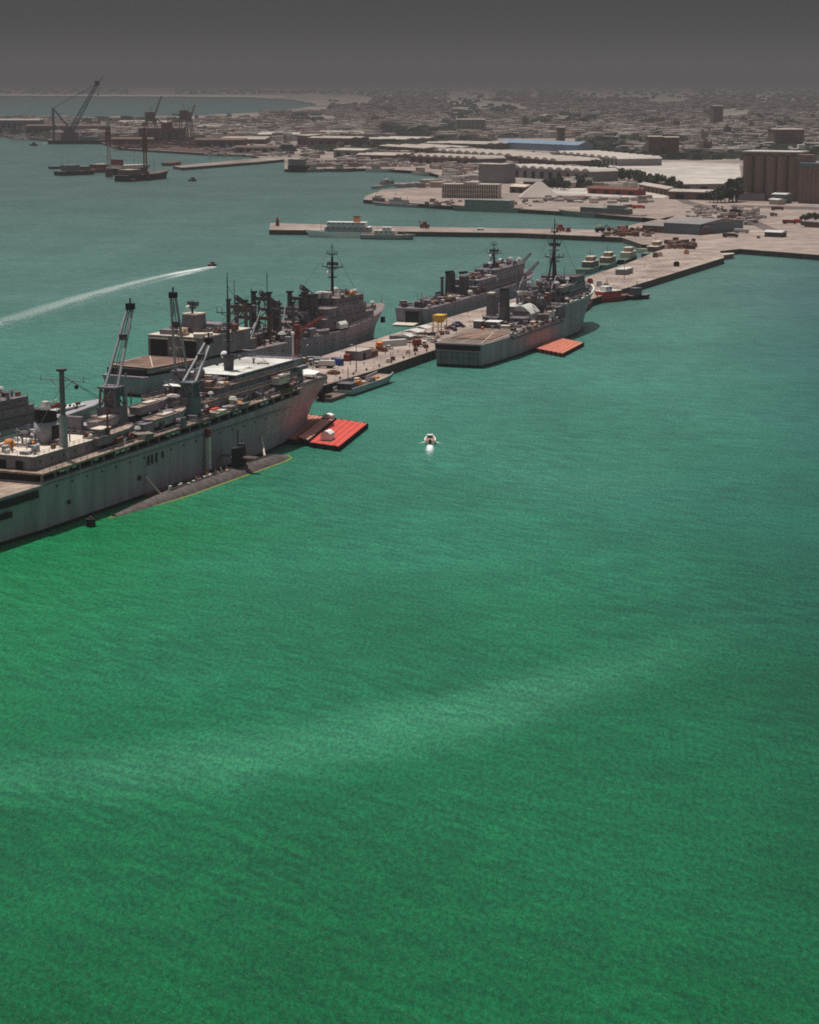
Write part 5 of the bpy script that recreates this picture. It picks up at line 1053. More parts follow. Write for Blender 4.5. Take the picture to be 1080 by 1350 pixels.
# the shipyard on the quay behind
def gantry(label, u, v, h_, w_, m='dull_red', jibx=20, jibz=12):
    r = thing('portal_crane', label, 'crane', P(u, v, ZL), R(20), 'shipyard cranes')
    b = MB()
    for x in (-1, 1):
        for y in (-1, 1): b.bar((x * w_ * .5, y * w_ * .5, 0), (x * w_ * .3, y * w_ * .3, h_ * .6), 1.3)
    b.box(-w_ * .36, w_ * .36, -w_ * .36, w_ * .36, h_ * .6, h_ * .66).build('portal', m, r)
    MB().box(-w_ * .4, w_ * .25, -w_ * .25, w_ * .25, h_ * .66, h_ * .86).build('machinery_house', m, r); MB().lattice((w_ * .2, 0, h_ * .7), (w_ * .2 + jibx, 0, h_ * .7 + jibz), 2.6, 1.4, 8, .6).build('jib', m, r); MB().bar((-w_ * .2, 0, h_ * .85), (w_ * .2 + jibx, 0, h_ * .7 + jibz), .4).bar((0, 0, h_ * .86), (-1, 0, h_), .8).build('stay', m, r)
    return r
gantry('tallest dark crane of the shipyard, with a thin raised jib', 200, 189, 62, 24, 'wall_brown', 14, 36)
gantry('squat dark red crane in the middle of the shipyard quay', 222, 190, 42, 26, 'dull_red', -22, 10)
gantry('dark crane with a boxy tower at the right end of the shipyard', 244, 190, 66, 20, 'wall_brown', -26, 4)
gantry('thin crane at the far right end of the shipyard beside the boxy tower', 250, 187, 60, 14, 'wall_brown', 8, 22)
for i, (u, v, l_, w_, h_, m, lb) in enumerate(((214, 187, 80, 24, 24, 'wall_brown', 'long dark brown dock building under the shipyard cranes'), (176, 191, 70, 22, 10, 'rust', 'low rust-red shed at the left part of the shipyard quay'), (292, 194, 80, 34, 12, 'wall_brown', 'long dark brown shed right of the shipyard'), (338, 201, 60, 22, 8, 'roof_gray', 'low grey shed near the inlet right of the shipyard'), (90, 178, 160, 40, 18, 'wall_brown', 'dark shed behind the floating crane barge'), (22, 172, 110, 40, 22, 'roof_gray', 'grey block of warehouses at the left edge behind the shipyard quay'))):
    r = thing('dock_shed', lb, 'shed', P(u, v, ZL), R(-4), 'shipyard buildings'); MB().box(-l_ / 2, l_ / 2, -w_ / 2, w_ / 2, 0, h_).build('wall', m, r); MB().gable(-l_ / 2 - 1, l_ / 2 + 1, -w_ / 2 - 1, w_ / 2 + 1, h_, h_ + .1, 2.5, max(1, int(w_ / 14))).build('roof', 'wall_brown' if i != 5 else 'roof_pale', r)
    b = MB()
    for k in range(int(l_ / 12)): x = -l_ / 2 + 5 + k * 12; b.box(x, x + 6, -w_ / 2 - .25, -w_ / 2 - .05, 0, h_ * .7)
    b.each('door', 'flat_black', r)
# ships and barges moored off the yard
def two_mast(r, L_, h):
    MB().box(L_ * .2, L_ * .8, -h * .5, h * .5, 5, 9).build('cargo', 'rust', r)
v_ = vessel('coaster', 'dark coaster with a raised bow lying right of the moored barges at the far left', 'ship', (170, 240), (231, 235), 20, 7, 'flat_black', ((.06, .3, .8, 13, 'wall_brown', 'roof_pale'),), ((.28, 40, 'dull_red'), (.7, 26, 'wall_brown')), deck='wall_brown', sheer=1.5)
vessel('floating_dock', 'wide flat floating dock with a pale deck behind the dark coaster', 'dock', (158, 231), (205, 229), 30, 8, 'flat_black', ((.1, .9, .8, 11, 'roof_pale', 'roof_pale'), (.12, .2, .6, 18, 'dull_red', 'wall_brown')), ((.75, 24, 'dull_red'),), deck='roof_pale', sheer=1.)
vessel('barge', 'rusty barge under the tall red lattice mast among the craft at the far left', 'barge', (130, 228), (165, 226), 22, 5, 'rust', ((.1, .6, .7, 10, 'rust', 'roof_pale'),), (), deck='rust', sheer=1.)
vessel('dredger', 'dark dredger with short crane legs, leftmost of the group of craft at the far left', 'ship', (84, 232), (132, 230), 20, 5, 'flat_black', ((.15, .5, .6, 12, 'steel_blue', 'roof_gray'), (.6, .8, .6, 10, 'wall_brown', 'roof_gray')), ((.12, 26, 'flat_black'), (.28, 22, 'wall_brown')), deck='wall_brown', sheer=1.1)
vessel('barge', 'small low barge floating just left of the dredger', 'barge', (69, 223), (88, 222.5), 12, 3, 'flat_black', (), (), deck='wall_brown', sheer=1.)
vessel('barge', 'flat dark barge right behind the bow of the coaster, by the sandy spit', 'barge', (225, 219), (244, 217), 14, 4, 'wall_brown', (), (), deck='dull_red', sheer=1.)
vessel('barge', 'low orange-brown raft in front of the rusty barge at the far left', 'barge', (150, 239), (172, 240), 12, 3, 'rust', (), (), deck='pontoon_brown', sheer=1.)
for (u, v, ht, lb) in ((144, 229, 66, 'tall red and pale lattice mast standing on a rusty barge, left of the pair'), (192, 232, 54, 'red lattice mast with a cross head above the dark coaster, right of the pair')):
    r = thing('derrick_tower', lb, 'tower', P(u, v, 5), 0, 'red lattice masts among the moored craft')
    MB().lattice((0, 0, 0), (0, 0, ht), 4.2, 1.6, 16, .7).build('tower', 'canvas' if u < 150 else 'dull_red', r); MB().lattice((0, 0, ht * .5), (0, 0, ht * .8), 4.6, 4., 4, 1.).box(-3, 3, -3, 3, ht * .66, ht * .7).build('platform', 'dull_red', r); MB().box(-4, 4, -3, 3, -4, 5).build('base', 'rust', r)
# vessel at the end of the fourth quay with masts
vessel('lighter', 'pale vessel with two dark masts at the left end of the fourth quay', 'boat', (402, 227.5), (377, 227.2), 16, 8, 'flat_black', ((.1, .9, .8, 16, 'roof_gray', 'roof_pale'),), ((.2, 34, 'wall_brown'), (.8, 30, 'wall_brown')), sheer=1.)
for i, (a, c, hm, lb) in enumerate((((404, 227.4), (432, 227), 'roof_gray', 'pale barge just right of the masted vessel on the fourth quay'), ((437, 226.8), (470, 226.4), 'wall_brown', 'brown work vessel in the middle of the fourth quay'), ((482, 227), (518, 227.4), 'dirty_white', 'whitish vessel at the bend of the fourth quay'), ((542, 230.6), (560, 232.4), 'canvas', 'small yellowish vessel at the right end of the fourth quay'))):
    vessel('work_vessel', lb, 'boat', a, c, 12, 4, hm, ((.2, .5, .6, 9, 'roof_pale', 'roof_gray'),), ((.4, 18, 'wall_brown'),), 'vessels along the fourth quay')

# ---------------------------------------------------------------- grain silo and buildings on the mainland
p = P(976, 264, ZL); q = P(1051, 266, ZL); d = q - p; ang = math.atan2(d.y, d.x); W_ = d.length
r = thing('grain_silo', 'massive grey-brown grain silo of five ribbed cylinders with a pale flat roof', 'silo', p, ang)
for i in range(5):
    rr = W_ / 10; x = rr + i * 2 * rr
    for j in range(3): MB().cyl((x, rr + j * 2 * rr, 0), (x, rr + j * 2 * rr, 41), rr * .99, None, 20).build('cylinder', 'silo_wall', r)
MB().box(.5, W_ - .5, 2, rr * 6 - 2, 41, 44).build('head_house', 'silo_wall', r); MB().box(-.5, W_ + .5, .5, rr * 6 - .5, 44, 45).build('roof', 'dirty_white', r); MB().box(-4, W_ * .45, -4, 0, 0, 7).build('base_annex', 'roof_gray', r)
p2 = P(1052, 268, ZL)
r = thing('silo_tower', 'square ribbed tower with a blue band at the top, standing right of the grain silo', 'tower', p2, ang)
b = MB().box(0, 20, 0, 20, 0, 32)
for k in range(5): b.box(1.5 + k * 4, 3.2 + k * 4, -.6, 0, 0, 32)
b.build('wall', 'silo_wall', r); MB().box(-.5, 20.5, -.8, 20.5, 32, 36).build('top_band', 'steel_blue', r); MB().box(-6, 9, 10, 22, 36, 43).build('headgear', 'silo_wall', r); MB().box(20.5, 30, 2, 18, 0, 27).build('annex', 'wall_brown', r)
def shed(name, label, cat, u0, v0, u1, v1, dep, h_, rise=2.5, n=1, wall='wall_brown', roof='roof_pale', group=None, bar=False, doors=True):
    p = P(u0, v0, ZL); q = P(u1, v1, ZL); d = q - p; L_ = d.length; r = thing(name, label, cat, p, math.atan2(d.y, d.x), group)
    MB().box(0, L_, 0, dep, 0, h_).build('wall', wall, r)
    if bar: 
        k = max(1, n); b = MB()
        for i in range(k):
            x0 = L_ * i / k; x1 = L_ * (i + 1) / k; m_ = 8; pr = [(x0 + (x1 - x0) * j / m_, h_ + rise * math.sin(math.pi * j / m_)) for j in range(m_ + 1)]
            vs = [(x, -.6, z) for x, z in pr] + [(x, dep + .6, z) for x, z in pr]; kk = m_ + 1
            b.add(vs, [(j, j + 1, kk + j + 1, kk + j) for j in range(m_)] + [tuple(range(kk)), tuple(range(2 * kk - 1, kk - 1, -1))])
        b.build('roof', roof, r)
    else: MB().gable(-.8, L_ + .8, -.8, dep + .8, h_ + .02, h_ + .3, rise, n).build('roof', roof, r)
    if doors:
        b = MB(); k = max(2, int(L_ / 14))
        for i in range(k): x = L_ * (i + .3) / k; b.box(x, x + L_ / k * .4, -.2, -.04, 0, h_ * .72)
        b.each('door', 'flat_black', r)
    return r
# warehouse at the pier root
shed('warehouse', 'blue-grey warehouse with a wide grey roof at the root of the piers', 'warehouse', 875, 307.5, 922, 310, 62, 7.5, 2.5, 1, 'steel_blue', 'roof_gray', doors=False)
shed('warehouse', 'narrow dark annex with a barrel roof along the right side of the blue-grey warehouse', 'warehouse', 924, 310, 938, 308.5, 50, 5, 1.5, 1, 'wall_brown', 'roof_gray', bar=True, doors=False)
p = P(583, 261, ZL); q = P(656, 262, ZL); W_ = (q - p).length; an = math.atan2((q - p).y, (q - p).x)
r = thing('arcaded_building', 'long three-storey pale building with rows of arcades on the third quay', 'building', p, an)
MB().box(0, W_, 2, 18, 0, 12.5).build('wall', 'roof_pale', r); MB().box(-1, W_ * .38, 0, 19, 12.5, 13.2).box(W_ * .62, W_ + 1, 0, 19, 12.5, 13.2).box(W_ * .38, W_ * .62, .5, 18, 12.5, 15).build('roof', 'roof_pale', r)
b = MB(); g = MB(); n = 24
for k in range(n + 1): x = W_ * k / n; b.box(x - .35, x + .35, 0, .7, 0, 12.5)
for z in (4, 8.2): b.box(0, W_, 0, 2, z, z + .5)
for k in range(n):
    for z in (.8, 5, 9.2): g.box(W_ * (k + .25) / n, W_ * (k + .75) / n, 1.9, 1.98, z, z + 2.3)
b.build('arcade', 'roof_white', r); g.each('window', 'glass', r)
shed('office_block', 'plain square grey-green block behind the arcaded building', 'building', 631, 241, 664, 242, 26, 20, .6, 1, 'roof_gray', 'roof_pale', doors=False)
shed('warehouse', 'very long bright blue roofed warehouse in front of the town', 'warehouse', 656, 196, 762, 200.5, 30, 10, 5, 1, 'roof_blue', 'roof_blue', doors=False)
r = thing('marquee', 'white pyramid shaped tent on the quay right of the arcaded building', 'tent', P(711, 261, ZL)); MB().add([(-19, -12, 1), (19, -12, 1), (19, 12, 1), (-19, 12, 1), (-3, 0, 15), (3, 0, 15)], [(3, 2, 1, 0), (0, 1, 5, 4), (1, 2, 5), (2, 3, 4, 5), (3, 0, 4)]).build('canopy', 'roof_white', r); MB().box(-18, 18, -11, 11, 0, 1).build('wall', 'roof_pale', r)
SH = [(540, 215, 630, 219, 50, 9, 9, True, 'row of arch roofed sheds nearest the basin'), (665, 233, 778, 240, 40, 11, 10, True, 'row of nine scalloped roofs behind the arcaded building'), (571, 207, 676, 215, 60, 9, 10, True, 'long row of scalloped roofs below the blue warehouse'), (682, 217, 735, 222, 60, 9, 5, True, 'short scalloped row left of the diagonal road'), (732, 210, 815, 219, 60, 9, 9, True, 'scalloped row stretching to the pale open ground'), (560, 196, 640, 198, 80, 9, 3, False, 'wide pale flat sheds left of the blue roof'), (500, 200, 560, 204, 90, 9, 3, False, 'pale ridged sheds in the middle of the harbour district'), (480, 190, 535, 191, 110, 9, 3, False, 'pale sheds beyond the ridged ones'), (407, 197, 462, 198, 60, 18, 2, False, 'big brown-fronted hall behind the fourth quay'), (392, 195, 406, 196, 50, 20, 1, False, 'small dark block left of the brown-fronted hall'), (440, 208, 478, 209, 40, 11, 1, False, 'dark fronted shed with a pale roof right of the hall'), (470, 212, 520, 213, 60, 8, 3, False, 'bluish shed group over the fourth quay'), (882, 262.5, 938, 264, 18, 7, 1, False, 'long low shed with a pale roof left of the trees'), (893, 254, 962, 253, 50, 8, 1, False, 'white roofed shed behind the long low one'), (842, 251, 880, 258, 12, 6, 1, False, 'low shed strip beside the diagonal road'), (290, 190, 350, 190, 120, 8, 4, False, 'pale sheds right of the shipyard cranes'), (260, 172, 330, 172, 160, 8, 4, False, 'pale roofs on the spit by the far bay'), (150, 166, 220, 166, 160, 8, 3, False, 'bright pale roofs behind the shipyard'), (105, 174, 150, 174, 140, 8, 2, False, 'bright flat roofs right of the floating crane'), (340, 184, 395, 184, 130, 9, 3, False, 'row of light sheds inland of the shipyard'), (420, 182, 480, 182, 140, 9, 3, False, 'light sheds in the middle distance by the town edge'), (690, 246, 770, 248, 20, 5, 2, False, 'dark low sheds above the white tent'), (775, 255, 840, 258, 14, 5, 2, False, 'rust red stores at the edge of the pale yard'), (672, 254, 692, 255, 16, 6, 1, False, 'small orange-roofed hut left of the white tent')]
for i, (u0, v0, u1, v1, dp, h_, n, br, lb) in enumerate(SH):
    shed('shed', lb, 'shed', u0, v0, u1, v1, dp, h_, 3.2 if br else 2., n, ('wall_brown', 'roof_gray')[(i * 7) % 3 == 1] if i != 22 else 'dull_red', ('roof_pale', 'roof_white', 'roof_pale')[i % 3] if i not in (21, 22, 23) else ('roof_gray', 'rust', 'canvas')[i - 21], 'sheds of the harbour district', bar=br)
# apartment blocks one can tell apart
for (u0, v0, u1, v1, dp, h_, w_, lb) in ((855, 209, 873, 209, 40, 30, 'wall_brown', 'dark red-brown apartment block left of a twin, behind the pale open ground'), (876, 209, 895, 209, 40, 29, 'rust', 'dark red-brown apartment block right of its twin, behind the pale open ground'), (940, 168, 953, 168, 60, 48, 'wall_brown', 'tall dark slab block rising from the middle of the town'), (735, 188, 745, 188, 40, 26, 'wall_brown', 'dark block rising behind the blue roofed warehouse'), (1020, 196, 1060, 196, 60, 30, 'wall_brown', 'broad brown block behind the top of the grain silo'), (602, 178, 640, 178, 80, 30, 'roof_gray', 'grey block with a pale front on the near side of the town')):
    r = shed('apartment_block', lb, 'building', u0, v0, u1, v1, dp, h_, .8, 1, w_, 'roof_pale' if h_ < 60 else 'roof_gray', doors=False)
    L_ = (P(u1, v1, ZL) - P(u0, v0, ZL)).length; g = MB(); z = 2
    while z < h_ - 2:
        x = 4
        while x < L_ - 5: g.box(x, x + 3.4, -.2, -.05, z, z + 2.2); x += 9
        z += 6.5
    g.each('window', 'glass', r)
# house on the right edge, trucks and small things on the wide quay
shed('shelter', 'white roofed open shelter with blue sides on the wide quay at the right', 'shelter', 1008, 312, 1030, 313, 9, 3.2, 1.2, 1, 'dark_gray', 'dirty_white', doors=False)
shed('shelter', 'pale roofed hut at the foot of the grain silo', 'hut', 1018, 268, 1036, 268.6, 14, 8, 1, 1, 'steel_blue', 'dirty_white', doors=False)
shed('shelter', 'small whitish hut left of the pale roofed one at the foot of the silo', 'hut', 1014, 269, 1026, 270, 8, 4, 1, 1, 'roof_pale', 'dirty_white', doors=False)
shed('office_hut', 'low grey hut with a dark side near the right edge of the quay', 'hut', 1060, 299, 1090, 301, 12, 4, 1, 1, 'wall_brown', 'roof_gray', doors=False)
rnd = random.Random(44)
q_spots = [((935, 291), 'dull_red', 'dark red lorry nearest the blue-grey warehouse on the road junction'), ((958, 288), 'rust', 'rust coloured lorry in the middle of the road junction'), ((981, 285), 'wall_brown', 'brown lorry on the road from the junction towards the silo'), ((970, 281), 'flat_black', 'dark lorry just below the trees by the silo'), ((963, 313), 'dark_gray', 'dark lorry by the quay edge at the root of the piers'), ((978, 307), 'dirty_white', 'whitish lorry beside the road down to the pier root'), ((1041, 295), 'dull_red', 'big red lorry near the right edge of the quay'), ((1052, 294), 'red', 'small red van right of the big red lorry'), ((1065, 297), 'green', 'dark green lorry near the low hut at the right edge'), ((842, 275), 'red', 'red lorry on the third quay right of the green-grey ship'), ((829, 274), 'wall_brown', 'brown lorry left of the red one on the third quay'), ((1025, 277), 'rust', 'orange-brown lorry standing alone below the silo'), ((1006, 288), 'dirty_white', 'pale van in the middle of the open quay'), ((1020, 285), 'roof_gray', 'grey van at the upper part of the open quay')]
for (u, v), m, lb in q_spots: truck(lb, P(u, v, ZL + .05), rnd.uniform(-.6, .6), m, m, 11 if 'van' not in lb else 6, 'lorries and vans on the quays')
# things on the second pier
for (u, v), m, lb, big in (((739, 305), 'dull_red', 'dark red machine in the middle of the second pier, left of a smaller one', 1), ((749, 306), 'dull_red', 'smaller dark red machine on the second pier', 0), ((791, 306), 'flat_black', 'dark machine with a white cab on the second pier', 1), ((560, 301), 'rust', 'rust coloured machine on the second pier right of the moored vessels', 1), ((822, 307), 'pontoon_brown', 'reddish loader among the machines at the shore end of the second pier', 1), ((833, 309), 'rust', 'rusty loader next to the reddish one at the shore end of the second pier', 1), ((812, 309), 'wall_brown', 'brown loader left of the reddish one at the shore end of the second pier', 0)):
    r = thing('loader', lb, 'loader', P(u, v, ZL + .03), rnd.uniform(0, 3), 'machines on the second pier'); k = 1.2 if big else .8
    MB().box(-3 * k, 3 * k, -1.3 * k, 1.3 * k, .8, 2.6 * k, .2, .2).build('body', m, r); MB().box(-1 * k, 1 * k, -1 * k, 1 * k, 2.6 * k, 4.2 * k).build('cab', 'dirty_white' if u == 791 else m, r); MB().bar((2 * k, 0, 2), (4.6 * k, 0, 4.6 * k), .6).build('arm', m, r); wheel_set(r, (-1.8 * k, 1.8 * k), 1.2 * k, .9)
r = thing('beacon', 'small red-topped beacon hut at the outer end of the second pier', 'beacon', P(366, 298, ZL)); MB().cyl((0, 0, 0), (0, 0, 5), 1.5, 1.2).build('tower', 'rust', r); MB().cyl((0, 0, 5), (0, 0, 7), .7, .5).build('lantern', 'red', r); 
vessel('launch', 'white launch drawn up on the second pier, right of the rust coloured machine', 'boat', (621, 301.5), (647, 302), 5, 2, 'white_paint', ((.3, .6, .7, 5, 'white_paint', 'white_paint'),), z=ZL + 1.2)
for i in range(3): car(('pale car by the head of the far pier', 'dark car on the wide quay left of the white roofed shelter', 'white car at the shore end of the far pier')[i], P(*((900, 322), (1000, 314), (912, 325))[i], ZL + .06), 1.2 * i, ('dirty_white', 'flat_black', 'white_paint')[i])
r = thing('office_cabin', 'small grey flat cabin in the middle of the far pier', 'cabin', P(823, 361, ZP), RZ); MB().box(-8, 8, -3, 3, 0, 3).build('wall', 'roof_gray', r); MB().box(-8.3, 8.3, -3.3, 3.3, 3.01, 3.3).build('roof', 'dirty_white', r)
for i, (u, v) in enumerate(((778, 374), (790, 377), (799, 380), (892, 351), (905, 335), (864, 339), (870, 338))):
    o = tag(MB().box(-1.6, 1.6, -1.2, 1.2, .05, 2.2).box(-1.2, 1.2, -.9, .9, 2.2, 2.9).build('cargo_crate', ('dull_red', 'dirty_white', 'pale_gray', 'flat_black', 'salmon', 'wall_brown', 'canvas')[i]), ('dark red stack at the near corner of the far pier', 'white stack near the red tug on the far pier', 'pale grey stack above the red tug', 'dark stack alone in the middle of the far pier', 'salmon coloured stack at the shore end of the far pier', 'brown stack beside the brown tug', 'cream stack beside the brown tug')[i], 'cargo', 'stacks on the far pier'); o.location = P(u, v, ZP)

# ---------------------------------------------------------------- trees
def leaf_mesh(seed, n, R_, H_, sz):
    rnd = random.Random(seed); b = MB(); cl = [(rnd.uniform(-.6, .6) * R_, rnd.uniform(-.6, .6) * R_, rnd.uniform(.35, .95) * H_, rnd.uniform(.28, .5) * R_) for _ in range(11)]
    for i in range(n):
        c = rnd.choice(cl); v = Vector((rnd.gauss(0, 1), rnd.gauss(0, 1), rnd.gauss(0, 1))).normalized() * c[3] * rnd.uniform(.6, 1.05); p = Vector(c[:3]) + v
        a = Vector((rnd.gauss(0, 1), rnd.gauss(0, 1), rnd.gauss(0, 1))).normalized(); e = a.orthogonal().normalized() * sz * rnd.uniform(.6, 1.3); f = a.cross(e).normalized() * sz * rnd.uniform(.5, 1.1)
        b.add([p - e - f, p + e - f * .6, p + e * .7 + f, p - e * .8 + f], [(0, 1, 2, 3)])
    return b
tw_ = [proto(leaf_mesh(s, 900, 6.5, 12, .75), 'leaf', 'crown') for s in range(4)]
tr_ = proto(MB().cyl((0, 0, 0), (0, 0, 5), .5, .35, 8).bar((0, 0, 4), (2.4, 1, 8), .4).bar((0, 0, 4), (-2.2, 1.4, 8.4), .4).bar((0, 0, 4.4), (.4, -2.4, 9), .4), 'bark', 'trunk')
rnd = random.Random(12)
def tree(u, v, s, lb, grp):
    r = thing('tree', lb, 'tree', P(u, v, ZL), rnd.uniform(0, 6), grp); r.scale = (s, s, s * rnd.uniform(.85, 1.15))
    for nm, me in (('crown', rnd.choice(tw_)), ('trunk', tr_)): o = bpy.data.objects.new(nm, me); COL.objects.link(o); o.parent = r
for i, (u, v, s) in enumerate(((936, 267, .8), (941, 267.5, .9), (946, 267, .95), (951, 267.5, .9), (956, 266.5, 1.), (961, 267, 1.15), (966, 266.5, 1.4), (971, 266, 1.5))):
    tree(u, v, s, 'dark green tree in the clump left of the grain silo' if i < 6 else 'tall dark green tree right against the left side of the grain silo', 'trees left of the grain silo')
for i in range(26):
    f = i / 25; tree(785 + f * 112 + rnd.uniform(-2, 2), 229 + f * 28 + rnd.uniform(-2, 1), rnd.uniform(.7, 1.15), 'roadside tree in the line along the diagonal road to the harbour', 'trees along the diagonal road')
for i in range(14): tree(718 + rnd.uniform(0, 60), 250 + rnd.uniform(-4, 2), rnd.uniform(.6, .95), 'low tree in the thicket behind the white tent', 'trees behind the white tent')
for i in range(5): tree(1060 + i * 8, 292 + rnd.uniform(-2, 2), .5, 'small shrub-like tree on the quay near the right edge', 'small trees near the right edge')

# ---------------------------------------------------------------- the town
def town_mat(name, base):
    m, N, L, b = shader(name); b.inputs['Roughness'].default_value = .9; b.inputs['Specular IOR Level'].default_value = .1
    oi = N.new('ShaderNodeNewGeometry'); r = N.new('ShaderNodeValToRGB'); L.new(oi.outputs['Random Per Island'], r.inputs[0]); r.color_ramp.interpolation = 'CONSTANT'
    e = r.color_ramp.elements; e[0].position = 0; e[0].color = base[0] + (1,); e[1].position = 1 / len(base); e[1].color = base[1] + (1,)
    for i in range(2, len(base)): x = e.new(i / len(base)); x.color = base[i] + (1,)
    L.new(r.outputs[0], b.inputs['Base Color']); return m
M['town'] = town_mat('town', [(.50, .45, .42), (.42, .37, .35), (.56, .51, .47), (.22, .18, .17), (.34, .28, .26), (.48, .41, .37), (.27, .23, .22), (.38, .29, .25)])
M['scrub'] = town_mat('scrub', [(.045, .055, .04), (.035, .045, .035), (.06, .065, .045), (.05, .05, .04)])
PAL = [('pale_wall', (.50, .44, .40), 'pale cream'), ('brown_wall', (.24, .17, .15), 'brown'), ('gray_wall', (.30, .28, .275), 'grey'), ('white_wall', (.64, .60, .56), 'white'), ('dark_wall', (.13, .10, .10), 'dark')]
for k, c, _ in PAL: defm(k, c, .9, .12, .1)
KIND = ['flat roofed house', 'long two-storey block', 'stepped block', 'narrow tall block', 'low courtyard building']
def town_house(kind, mk):
    b = MB()
    if kind == 0: b.box(-9, 9, -7, 7, 0, 9).box(-9, 9, -7, -6.6, 9, 9.8).box(-9, -8.6, -6.6, 7, 9, 9.8).box(8.6, 9, -6.6, 7, 9, 9.8).box(2, 6, 1, 5, 9, 11.8)
    if kind == 1: b.box(-16, 16, -6, 6, 0, 8).box(-16, 16, -6, -5.6, 8, 8.7).box(-12, -8, 0, 4, 8, 10.5).box(4, 9, -1, 4, 8, 10)
    if kind == 2: b.box(-12, 4, -8, 8, 0, 8).box(4.05, 13, -8, 8, 0, 13).box(-8, -3, 1, 6, 8, 10.6)
    if kind == 3: b.box(-7, 7, -6, 6, 0, 18).box(-3, 2, -2, 3, 18, 21).box(-7, 7, -6.9, -6, 3.5, 4.2).box(-7, 7, -6.9, -6, 7.5, 8.2).box(-7, 7, -6.9, -6, 11.5, 12.2)
    if kind == 4: b.box(-15, 15, -12, -6, 0, 6).box(-15, 15, 6, 12, 0, 6).box(-15, -9, -5.9, 5.9, 0, 5.6).box(9, 15, -5.9, 5.9, 0, 5.6)
    return proto(b, mk, 'town_building')
TB = [[town_house(k, p[0]) for p in PAL] for k in range(5)]
rnd = random.Random(99)
taken = []
def in_bay(u, v): return v < 158 and u < 435 and v > 124 and not (u > 345 and v > 149)
def on_land(u, v):
    c = False; pl = LAND_POLY + [(-420, 90), (1500, 90)]
    for (x0, y0), (x1, y1) in zip(pl, pl[1:] + pl[:1]):
        if (y0 > v) != (y1 > v) and u < (x1 - x0) * (v - y0) / (y1 - y0) + x0: c = not c
    return c
def free(u, v):
    if in_bay(u, v) or not on_land(u, v + 1.5): return False
    if 776 < u < 982 and 211 < v < 246: return False
    if 650 < u < 768 and 182 < v < 203: return False
    if u < 360 and v > 184: return False
    return True
n = 0; tries = 0
dist = lambda u: 'at the left end of the town' if u < 400 else 'in the left part of the town' if u < 580 else 'in the middle of the town' if u < 760 else 'right of the middle of the town' if u < 900 else 'at the right end of the town'
dep_ = lambda v: 'nearest the harbour' if v > 190 else 'a little inland' if v > 172 else 'further inland'
while n < 290 and tries < 6000:
    tries += 1
    u = rnd.uniform(300, 1100) if rnd.random() < .8 else rnd.uniform(-20, 300); v = rnd.uniform(158, 206)
    if not free(u, v) or (v > 170 and u < 560 and rnd.random() < .75) or (v > 184 and 480 < u < 830): continue
    p = P(u, v, ZL)
    if any((p.x - a) ** 2 + (p.y - c) ** 2 < 34 ** 2 for a, c in taken): continue
    taken.append((p.x, p.y)); k = rnd.randrange(5); c = rnd.choices(range(5), (4, 4, 4, 3, 3))[0]; s = rnd.uniform(.6, 1.15)
    r = bpy.data.objects.new('town_building', TB[k][c]); COL.objects.link(r); r.location = p; r.rotation_euler = (0, 0, rnd.choice((0, 1.57, .35, -.3)) + rnd.uniform(-.1, .1)); tag(r, '%s %s %s, %s' % (PAL[c][2], KIND[k], dist(u), dep_(v)), 'building', 'buildings of the town, %s' % dist(u)); r.scale = (s, s, s)
    n += 1
def mass(name, label, m, cnt, vr, size, hr, seed, power=1., ur=(-60, 1140)):
    rnd = random.Random(seed); b = MB(); k = 0
    while k < cnt:
        u = rnd.uniform(*ur); v = vr[0] + (vr[1] - vr[0]) * rnd.random() ** power
        if not free(u, v): continue
        if noise.noise(Vector((u * .012, v * .06, seed))) < -.12: k += .3; continue
        p = P(u, v, ZL); a = rnd.choice((0, .35, -.3)); w_ = rnd.uniform(*size); d_ = rnd.uniform(size[0], size[1]) * .7; h_ = rnd.uniform(*hr); ca, sa = math.cos(a), math.sin(a); vs = []
        for z in (0, h_):
            for x, y in ((-w_, -d_), (w_, -d_), (w_, d_), (-w_, d_)):
                if name == 'tree_cover' and z: x *= .55; y *= .55
                vs.append((p.x + x * ca - y * sa, p.y + x * sa + y * ca, ZL + z))
        b.add(vs, [(4, 5, 6, 7), (0, 1, 5, 4), (1, 2, 6, 5), (2, 3, 7, 6), (3, 0, 4, 7)]); k += 1
    tag(b.build(name, m), label, None, None, 'stuff')
mass('town_mass', 'far mass of small houses filling the plain behind the harbour', 'town', 9000, (116, 186), (7, 15), (4, 13), 7, .85)
mass('town_mass', 'dense houses at the right of the town, behind the silo', 'town', 2200, (150, 206), (6, 12), (4, 11), 8, 1., (790, 1120))
mass('yard_clutter', 'stacks, huts and small stores scattered round the harbour sheds', 'town', 1500, (176, 248), (3, 8), (2, 6), 9, 1., (400, 900))
mass('tree_cover', 'dark tree cover between the far houses', 'scrub', 3000, (116, 200), (7, 20), (5, 11), 13, .9)
mass('tree_cover', 'dark gardens right of the blue roofed warehouse', 'scrub', 700, (160, 212), (6, 12), (5, 10), 14, 1., (780, 1110))
M['rusty'] = town_mat('rusty', [(.16, .08, .065), (.10, .06, .055), (.24, .13, .10), (.3, .22, .19)]); M['pale_roofs'] = town_mat('pale_roofs', [(.52, .46, .42), (.44, .38, .34), (.24, .19, .17), (.6, .54, .5)])
